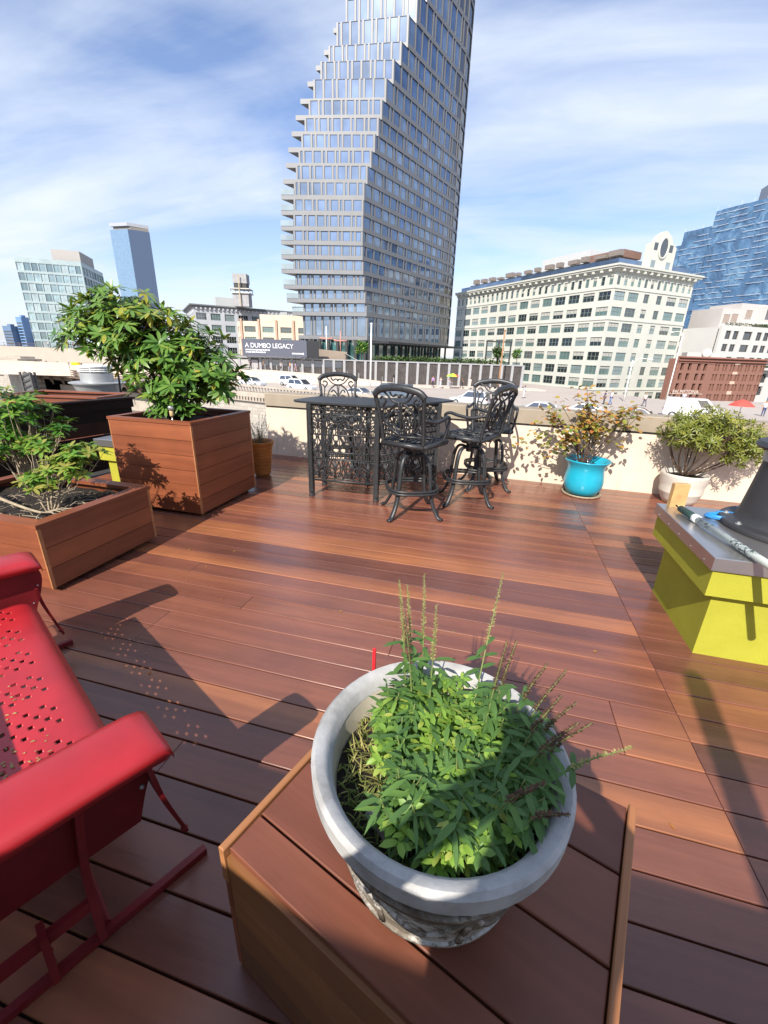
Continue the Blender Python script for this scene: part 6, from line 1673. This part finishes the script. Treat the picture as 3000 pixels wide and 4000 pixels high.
def scaffold():
    t = thing('scaffold_building', 'building wrapped in bright blue debris netting with pale scaffold lines', 'scaffolded building', (48.8, 160, -9))
    net = NT('blue_netting'); f = net.noise(.25, 6, .65, net.coord((1, 1, .9)), 1.2); g = net.noise(.9, 4, .6, net.coord((1, 1, .6)))
    net.set(net.mix(net.math('MULTIPLY', g, .35), net.ramp(f, [(.34, (.02, .06, .14)), (.52, (.05, .14, .28)), (.66, (.15, .28, .42))]), (.2, .29, .4)), .6); net.bump(f, .6, .6)
    u = Vector((.64, -.768, 0)); A = Vector((48.7, 167.3, 0)); n = Vector((u.y, -u.x, 0)); G = 30
    m = MB()
    def sheet(s0, s1, z0, z1):
        nx, nz = max(2, int((s1 - s0) / 1.0)), max(2, int((z1 - z0) / 1.1)); b = len(m.v)
        for i in range(nx + 1):
            for j in range(nz + 1):
                q = A + u * (s0 + (s1 - s0) * i / nx) + n * R.uniform(-.25, .12); m.v.append(Vector((q.x, q.y, z0 + (z1 - z0) * j / nz)))
        for i in range(nx):
            for j in range(nz): k = b + i * (nz + 1) + j; m.face((k, k + nz + 1, k + nz + 2, k + 1))
    sheet(-4, 0, -9, 36); sheet(0, 8, -9, 39.4); sheet(8, 42, -9, 43)
    m.build('netting', net.mat, t, True, True)
    m = MB(); m.obox(A - u * 3.8, u, n, 3.7, -6, -.6, -9, 35); m.obox(A, u, n, 8, -6, -.6, -9, 38); m.obox(A + u * 8, u, n, 34, -6, -.6, -9, 42); m.build('wall', simple('scaffold_core', (.12, .14, .2), .9), t, False, True)
    pale = simple('scaffold_board', (.55, .56, .60), .6)
    k = 0; z = 10.0; led = []; rest = MB()
    while z < 42:
        m = MB(); s0 = -4 if z < 35 else (0 if z < 38 else 8)
        s = s0
        while s < 40:
            w_ = R.uniform(2, 6)
            if R.random() < .8: led.append((s, w_, z))
            s += w_ + R.uniform(.4, 1.5)
        z += 1.45
    led.sort(key=lambda q: -q[0])
    for i, (s, w_, z) in enumerate(led):
        m = MB() if i < 99 else rest; m.obox(A + u * s, u, n, w_, .14, .2, z, z + .09)
        if i < 99: m.build('scaffold_ledger', pale, t, False, True)
    if rest.v: rest.build('scaffold_ledger', pale, t, False, True)['kind'] = 'stuff'
    for s, z1 in [(-4, 37), (-2, 36.8), (0, 40.4), (2.6, 40), (5.2, 40.3), (8, 44.2), (11, 43.8), (14, 44.1), (17, 44), (20, 44), (24, 44)]:
        m = MB(); p = A + u * s - n * .3; m.tube([(p.x, p.y, 8), (p.x, p.y, z1)], .05, 5); m.build('standard_pole', pale, t, False, True)
    m = MB(); p = A + u * 22; m.box(p.x + 1, p.x + 10, p.y + 4, p.y + 12, 42, 48); m.build('roof_room', simple('grey_blue_render', (.30, .34, .4), .8), t, False, True)
scaffold()

# ------------------------------------------------------------------ cars
def make_car(label, x, y, heading, col, kind='suv', group=None, z=ZR):
    """x forward; body lofted from cross sections, with wheels, windows and lamps of their own"""
    H = {'suv': 1.68, 'sedan': 1.44, 'van': 2.05}[kind]; L = {'suv': 4.6, 'sedan': 4.6, 'van': 5.3}[kind]; Wd = .92 if kind != 'van' else 1.0
    t = thing('parked_car' if False else {'suv': 'sport_utility_car', 'sedan': 'sedan_car', 'van': 'delivery_van'}[kind], label, 'van' if kind == 'van' else 'car', (x, y, z), heading, group)
    hl = L / 2; belt = .95 if kind != 'van' else 1.15; hood = .98 if kind == 'suv' else (.88 if kind == 'sedan' else 1.1)
    cp = simple('car_paint_%d_%d_%d' % tuple(int(q * 100) for q in col), col, .25, .1, .5, .03, coat=.6)
    st_ = [(-hl, .45, .80, .80), (-hl + .08, .33, belt - .02, .88), (-hl + .6, .28, belt, .97), (-hl * .3, .26, belt, 1), (hl * .25, .26, belt, 1), (hl * .45, .27, hood + .02, .99), (hl - .5, .28, hood - .08, .95), (hl - .1, .34, hood - .18, .86), (hl, .45, .66, .74)]
    m = MB(); b = len(m.v)
    for sx, zb, zt, k in st_:
        w_ = Wd * k
        for yy, zz_ in ((-w_ * .92, zb), (-w_, zb + .15), (-w_ * .99, (zb + zt) / 2), (-w_ * .93, zt), (w_ * .93, zt), (w_ * .99, (zb + zt) / 2), (w_, zb + .15), (w_ * .92, zb)): m.v.append(Vector((sx, yy, zz_)))
    N = 8
    for i in range(len(st_) - 1):
        for j in range(N): m.face((b + i * N + j, b + (i + 1) * N + j, b + (i + 1) * N + (j + 1) % N, b + i * N + (j + 1) % N))
    m.face([b + j for j in range(N)]); m.face([b + (len(st_) - 1) * N + j for j in range(N)][::-1])
    # greenhouse
    if kind == 'suv': gh = [(-hl + .12, belt), (-hl + .45, H), (hl * .05, H), (hl * .46, belt)]
    elif kind == 'sedan': gh = [(-hl + .55, belt), (-hl * .38, H), (hl * .08, H), (hl * .46, belt)]
    else: gh = [(-hl + .05, belt), (-hl + .15, H), (hl * .35, H), (hl * .72, belt)]
    wb, wt_ = Wd * .92, Wd * .74 if kind != 'van' else Wd * .88
    q = [(gh[0][0], wb, belt - .01), (gh[1][0], wt_, H), (gh[2][0], wt_, H), (gh[3][0], wb, belt - .01)]
    m.hull([(a, -w_, z_) for a, w_, z_ in q], [(a, w_, z_) for a, w_, z_ in q])
    m.build('body', cp, t, False)
    gm = glassy('car_glass', (.02, .025, .03), .06)
    def lerp(a, c, f): return a + (c - a) * f
    # side windows
    cuts = [(.06, .46), (.5, .94)] if kind != 'van' else [(.72, .95)]
    for s in (-1, 1):
        for f0, f1 in cuts:
            bl, br_ = lerp(q[0][0], q[3][0], f0 * .94 + .03), lerp(q[0][0], q[3][0], f1 * .94 + .03); tl = lerp(q[1][0], q[2][0], f0); tr = lerp(q[1][0], q[2][0], f1)
            lo, hi = .10, .86; P = []
            for xb, xt, f in ((bl, tl, lo), (br_, tr, lo), (br_, tr, hi), (bl, tl, hi)): P.append((lerp(xb, xt, f), s * (lerp(wb, wt_, f) + .012), lerp(belt, H, f)))
            m = MB(); m.poly(P if s < 0 else P[::-1]); m.build('side_window', gm, t)
    for nm, (a, c) in (('windscreen', (q[3], q[2])), ('rear_window', (q[0], q[1]))):
        if kind == 'van' and nm == 'rear_window': continue
        sg = 1 if nm == 'windscreen' else -1; P = []
        for f, s in ((.08, -.9), (.08, .9), (.9, .9), (.9, -.9)): P.append((lerp(a[0], c[0], f) + sg * .014, s * lerp(a[1], c[1], f), lerp(a[2], c[2], f) + .008))
        m = MB(); m.poly(P if sg > 0 else P[::-1]); m.build(nm, gm, t)
    for s in (-1, 1):
        for wx in (-hl + .88, hl - .9):
            m = MB(); b = len(m.v); R0 = .34
            m.lathe([(.0, -.11), (R0 - .05, -.11), (R0, -.08), (R0, .08), (R0 - .05, .11), (.0, .11)], 18)
            for v in m.v: v.y, v.z = v.z, v.y
            o = m.build('wheel', M['rubber'], t, False, False, (wx, s * (Wd - .1), .34))
            m = MB(); m.lathe([(.0, -.005), (.2, -.005), (.215, .01), (.0, .02)], 14)
            for v in m.v: v.y, v.z = v.z * s, v.y
            m.build('rim', M['galv'], o, False, False, (0, s * .112, 0))
        m = MB(); m.box(hl - .12, hl - .02, *sorted((s * .45, s * .70)), .62, .76); m.build('headlight', M['white'], t)
        m = MB(); m.box(-hl + .0, -hl + .12, *sorted((s * .55, s * .80)), .72, .92); m.build('tail_light', M['redshade'], t)
        m = MB(); m.box(hl * .36, hl * .44, *sorted((s * (Wd - .05), s * (Wd + .14))), belt + .02, belt + .17); m.build('mirror', cp, t)
    return t
hd = math.atan2(-.25, .968)
W_ = (.78, .79, .8)
make_car('white sedan on the bridge road directly beside the rhododendron leaves', -37.2, 60.2, hd, (.70, .74, .8), 'sedan')
make_car('white sport utility car on the bridge road below the billboard', -33.5, 66.2, hd + .12, W_, 'suv')
make_car('white sport utility car with roof rails seen past the stool behind the bar', -27.6, 57.6, hd, W_, 'suv')
make_car('pale car with teal windscreen glimpsed just over the bar top', -16.5, 50.6, hd, (.62, .6, .56), 'sedan')
make_car('dark blue grey van seen behind the nearest bar stool on the bridge road', -12.8, 51.5, hd + PI, (.10, .13, .17), 'van')
make_car('silver sport utility car with red tail lights behind the parapet bar stool', -3.2, 51.2, hd + PI, (.55, .57, .6), 'suv')
make_car('silver car glimpsed over the coping between the parapet stool and the autumn shrub', 4.4, 44.2, hd, (.62, .66, .72), 'sedan')
make_car('white car passing behind the autumn shrub', 8.6, 45.2, hd, (.8, .8, .82), 'sedan')
make_car('black car passing close behind the parapet between the autumn shrub and the olive bush', 12.6, 43.6, hd, (.03, .03, .035), 'sedan')
make_car('white delivery van on the bridge road above the olive bush', 19.5, 50.8, hd, W_, 'van')
make_car('blue car on the bridge road behind the brown steel span', -82, 68.5, hd, (.06, .14, .36), 'sedan', z=ZR)
# ------------------------------------------------------------------ pedestrians
PP = [('pedestrian in dark clothes by the finned wall beside the rhododendron', (-45.5, 73.4), -1.75, 1, (.05, .05, .06), (.05, .05, .07), 1.2),
      ('pedestrian in brown top standing by the fins under the billboard', (-43.0, 73.9), -1.78, 0, (.3, .2, .12), (.1, .1, .12), 1.6),
      ('pedestrian in white top and dark shorts under the middle of the billboard', (-39.4, 73.6), -1.8, 1, (.7, .7, .7), (.06, .06, .08), 4.5),
      ('pedestrian in lilac top by the fins under the end of the billboard', (-36.9, 74.6), -1.8, 1, (.55, .42, .62), (.45, .3, .3), 1.5),
      ('pedestrian in orange top standing next to the lilac one', (-38.0, 74.5), -1.8, 0, (.55, .28, .12), (.2, .2, .25), 2.4),
      ('pedestrian in purple top and black trousers on the pavement above the nearest bar stool', (-11.6, 77.2), -3.45, 0, (.36, .22, .55), (.04, .04, .05), 3.1),
      ('pedestrian in pale pink clothes beside the purple one', (-10.2, 77.0), -3.45, 2, (.7, .55, .52), (.6, .6, .68), 2.6),
      ('pedestrian in pinkish top under the yellow parasol', (-8.6, 77.6), -3.45, 3, (.6, .42, .38), (.25, .25, .3), 3.3),
      ('pedestrian in black with red bag near the yellow parasol', (-6.6, 78.6), -3.45, 1, (.04, .04, .045), (.05, .05, .06), 5.0),
      ('pedestrian in cream white clothes on the pavement past the yellow parasol', (-5.2, 78.4), -3.45, 0, (.75, .74, .7), (.6, .58, .5), 3.0),
      ('pedestrian in white and blue on the road between the autumn shrub and the olive bush', (14.2, 62), ZR, 1, (.72, .75, .8), (.12, .18, .35), 1.9),
      ('pedestrian in navy top walking beside the white and blue one', (13.5, 62.3), ZR, 0, (.04, .05, .14), (.05, .05, .07), 1.7),
      ('pedestrian in blue top at the far road edge near the autumn shrub', (3.5, 65.5), ZR, 1, (.35, .5, .7), (.6, .6, .6), 2.2),
      ('pedestrian in red top on the far road edge close to the parapet bar stool', (2.4, 70), ZR, 0, (.5, .06, .06), (.1, .1, .14), 2.9),
      ('pedestrian in white shirt leaning by the road rail below the brick building', (18.3, 62.4), ZR, 1, (.75, .75, .75), (.1, .1, .13), 3.5),
      ('pedestrian in black below the painted lettering of the brick building', (22.6, 67.2), ZR, 1, (.04, .04, .04), (.03, .03, .04), 2.0),
      ('pedestrian in dark brown beside the black clad one below the brick building', (23.7, 67.6), ZR, 0, (.14, .07, .05), (.04, .04, .06), 3.3),
      ('pedestrian in pale blue shirt next to the dark pair below the brick building', (23.9, 66), ZR, 2, (.42, .52, .75), (.5, .5, .55), 3.0),
      ('pedestrian in white and navy near the red parasol beyond the olive bush', (29.2, 57.8), ZR, 0, (.7, .7, .72), (.05, .07, .16), 2.8),
      ('pedestrian in faded pink on the road behind the autumn shrub', (10.8, 66), ZR, 1, (.6, .4, .4), (.3, .3, .36), 4.2),
      ('pedestrian in grey top on the pavement by the lamp post', (-1.9, 79.4), -3.45, 1, (.3, .3, .32), (.12, .12, .2), 1.5),
      ('pedestrian in yellow top on the raised footway', (-127, 121.7), .75, 0, (.7, .5, .05), (.2, .2, .25), 3.0),
      ('pedestrian in red top on the raised footway', (-143, 117.6), .82, 1, (.5, .1, .1), (.1, .1, .15), 2.6),
      ('pedestrian in black on the raised footway next to the red one', (-141.4, 118.0), .82, 0, (.05, .05, .05), (.05, .05, .06), 3.1),
      ('pedestrian in pink on the raised footway next to the black clad one', (-139.9, 118.4), .82, 1, (.6, .3, .3), (.1, .1, .2), 1.4),
      ('pedestrian in white on the raised footway', (-148, 116.3), .84, 2, (.7, .7, .68), (.15, .15, .2), 3.4),
      ('pedestrian in brown on the raised footway in front of the teal glass block', (-134, 119.9), .79, 1, (.25, .15, .08), (.15, .15, .2), 1.7)]
HC = [(.03, .02, .015), (.1, .06, .03), (.3, .2, .09), (.02, .02, .02)]
for i, (lab, p, z, pose, top, legs, rz) in enumerate(PP):
    person(lab, (p[0], p[1], z), rz, pose, top, legs, HC[i % 4], 'people on the bridge road and pavements', None, R.uniform(.95, 1.08))
def parasol(label, x, y, z, h, r_, cols):
    t = thing('parasol', label, 'parasol', (x, y, z)); m = MB(); m.tube([(0, 0, 0), (0, 0, h)], .03, 6); m.build('pole', M['galv'], t)
    mats = [simple('parasol_%d' % int(c[0] * 100 + c[1] * 10), c, .8) for c in cols]; m = MB()
    for k in range(8):
        a, b = 2 * PI * k / 8, 2 * PI * (k + 1) / 8; m.mi = k % len(mats)
        m.poly([(0, 0, h), (r_ * .6 * math.cos(a), r_ * .6 * math.sin(a), h - .22), (r_ * .6 * math.cos(b), r_ * .6 * math.sin(b), h - .22)])
        m.poly([(r_ * .6 * math.cos(a), r_ * .6 * math.sin(a), h - .22), (r_ * math.cos(a), r_ * math.sin(a), h - .55), (r_ * math.cos(b), r_ * math.sin(b), h - .55), (r_ * .6 * math.cos(b), r_ * .6 * math.sin(b), h - .22)])
    m.build('canopy', mats, t)
parasol('yellow green and red striped parasol over the pavement by the finned wall', -8.2, 77.4, -3.45, 2.5, 1.15, [(.62, .62, .04), (.25, .5, .06), (.62, .6, .05), (.6, .08, .06)])
parasol('bright red parasol beyond the top of the olive bush', 20.2, 43.4, ZR, 2.6, 1.0, [(.6, .02, .05)])
# ------------------------------------------------------------------ lamp posts
def lamp(label, x, y, z, h, r_, mat, arm=None):
    t = thing('street_lamp', label, 'lamp post', (x, y, z)); m = MB(); m.tube([(0, 0, 0), (0, 0, h * .3), (0, 0, h)], [r_ * 1.5, r_ * 1.2, r_], 8); m.build('pole', mat, t, True)
    if arm:
        m = MB(); m.tube(smoothpath([(0, 0, h - .5), (arm * .4, 0, h + .25), (arm, 0, h + .2)], 4), r_ * .6, 6); m.build('arm', mat, t, True)
        m = MB(); m.ball((arm * 1.15, 0, h + .18), .28, 8, 5, (1.4, .6, .4)); m.build('lamp_head', M['offwhite'], t, True)
    else:
        m = MB(); m.lathe([(.0, h), (r_ * 2, h), (r_ * 1.4, h + .2), (0, h + .25)], 8); m.build('finial', mat, t, True)
lamp('tall pale lamp post in front of the tower base behind the bar', -21.4, 71.2, -3.45, 9.7, .11, M['white'])
lamp('rust brown lamp post near the end of the finned wall', -.3, 81.0, -3.45, 9.6, .11, simple('rust_paint', (.33, .17, .08), .8))
lamp('pale curved arm street lamp in front of the cream building', 17.6, 69.3, ZR, 5.6, .09, M['offwhite'], 1.9)
lamp('slim pale street lamp in front of the brick building', 25.2, 76, ZR, 9.5, .08, M['offwhite'], -1.4)
small_tree('small dark tree on the terrace above the end of the finned wall', -1.0, 90.5, .5, 3.4, 1.4, None, 420, .5)
small_tree('small sapling beside the glass lobby on the tower terrace', 2.6, 92.5, .5, 3.0, 1.0, M['azalea'], 300, .4)
def terrace_pergola():
    t = thing('steel_pergola', 'dark steel frame standing on the terrace between the tower and the cream building', 'pergola', (-3.5, 92, .5), .25); m = MB(); ds = simple('lobby_steel', (.05, .05, .052))
    for x in (0, 2.4, 4.8):
        m = MB(); m.box(x - .12, x + .12, -.12, .12, 0, 4.2); m.build('post', ds, t)
    m = MB(); m.box(-.2, 5, -.14, .14, 4.2, 4.45); m.box(-.2, 5, -.06, .06, 1.2, 1.3); m.build('beam', ds, t)
terrace_pergola()
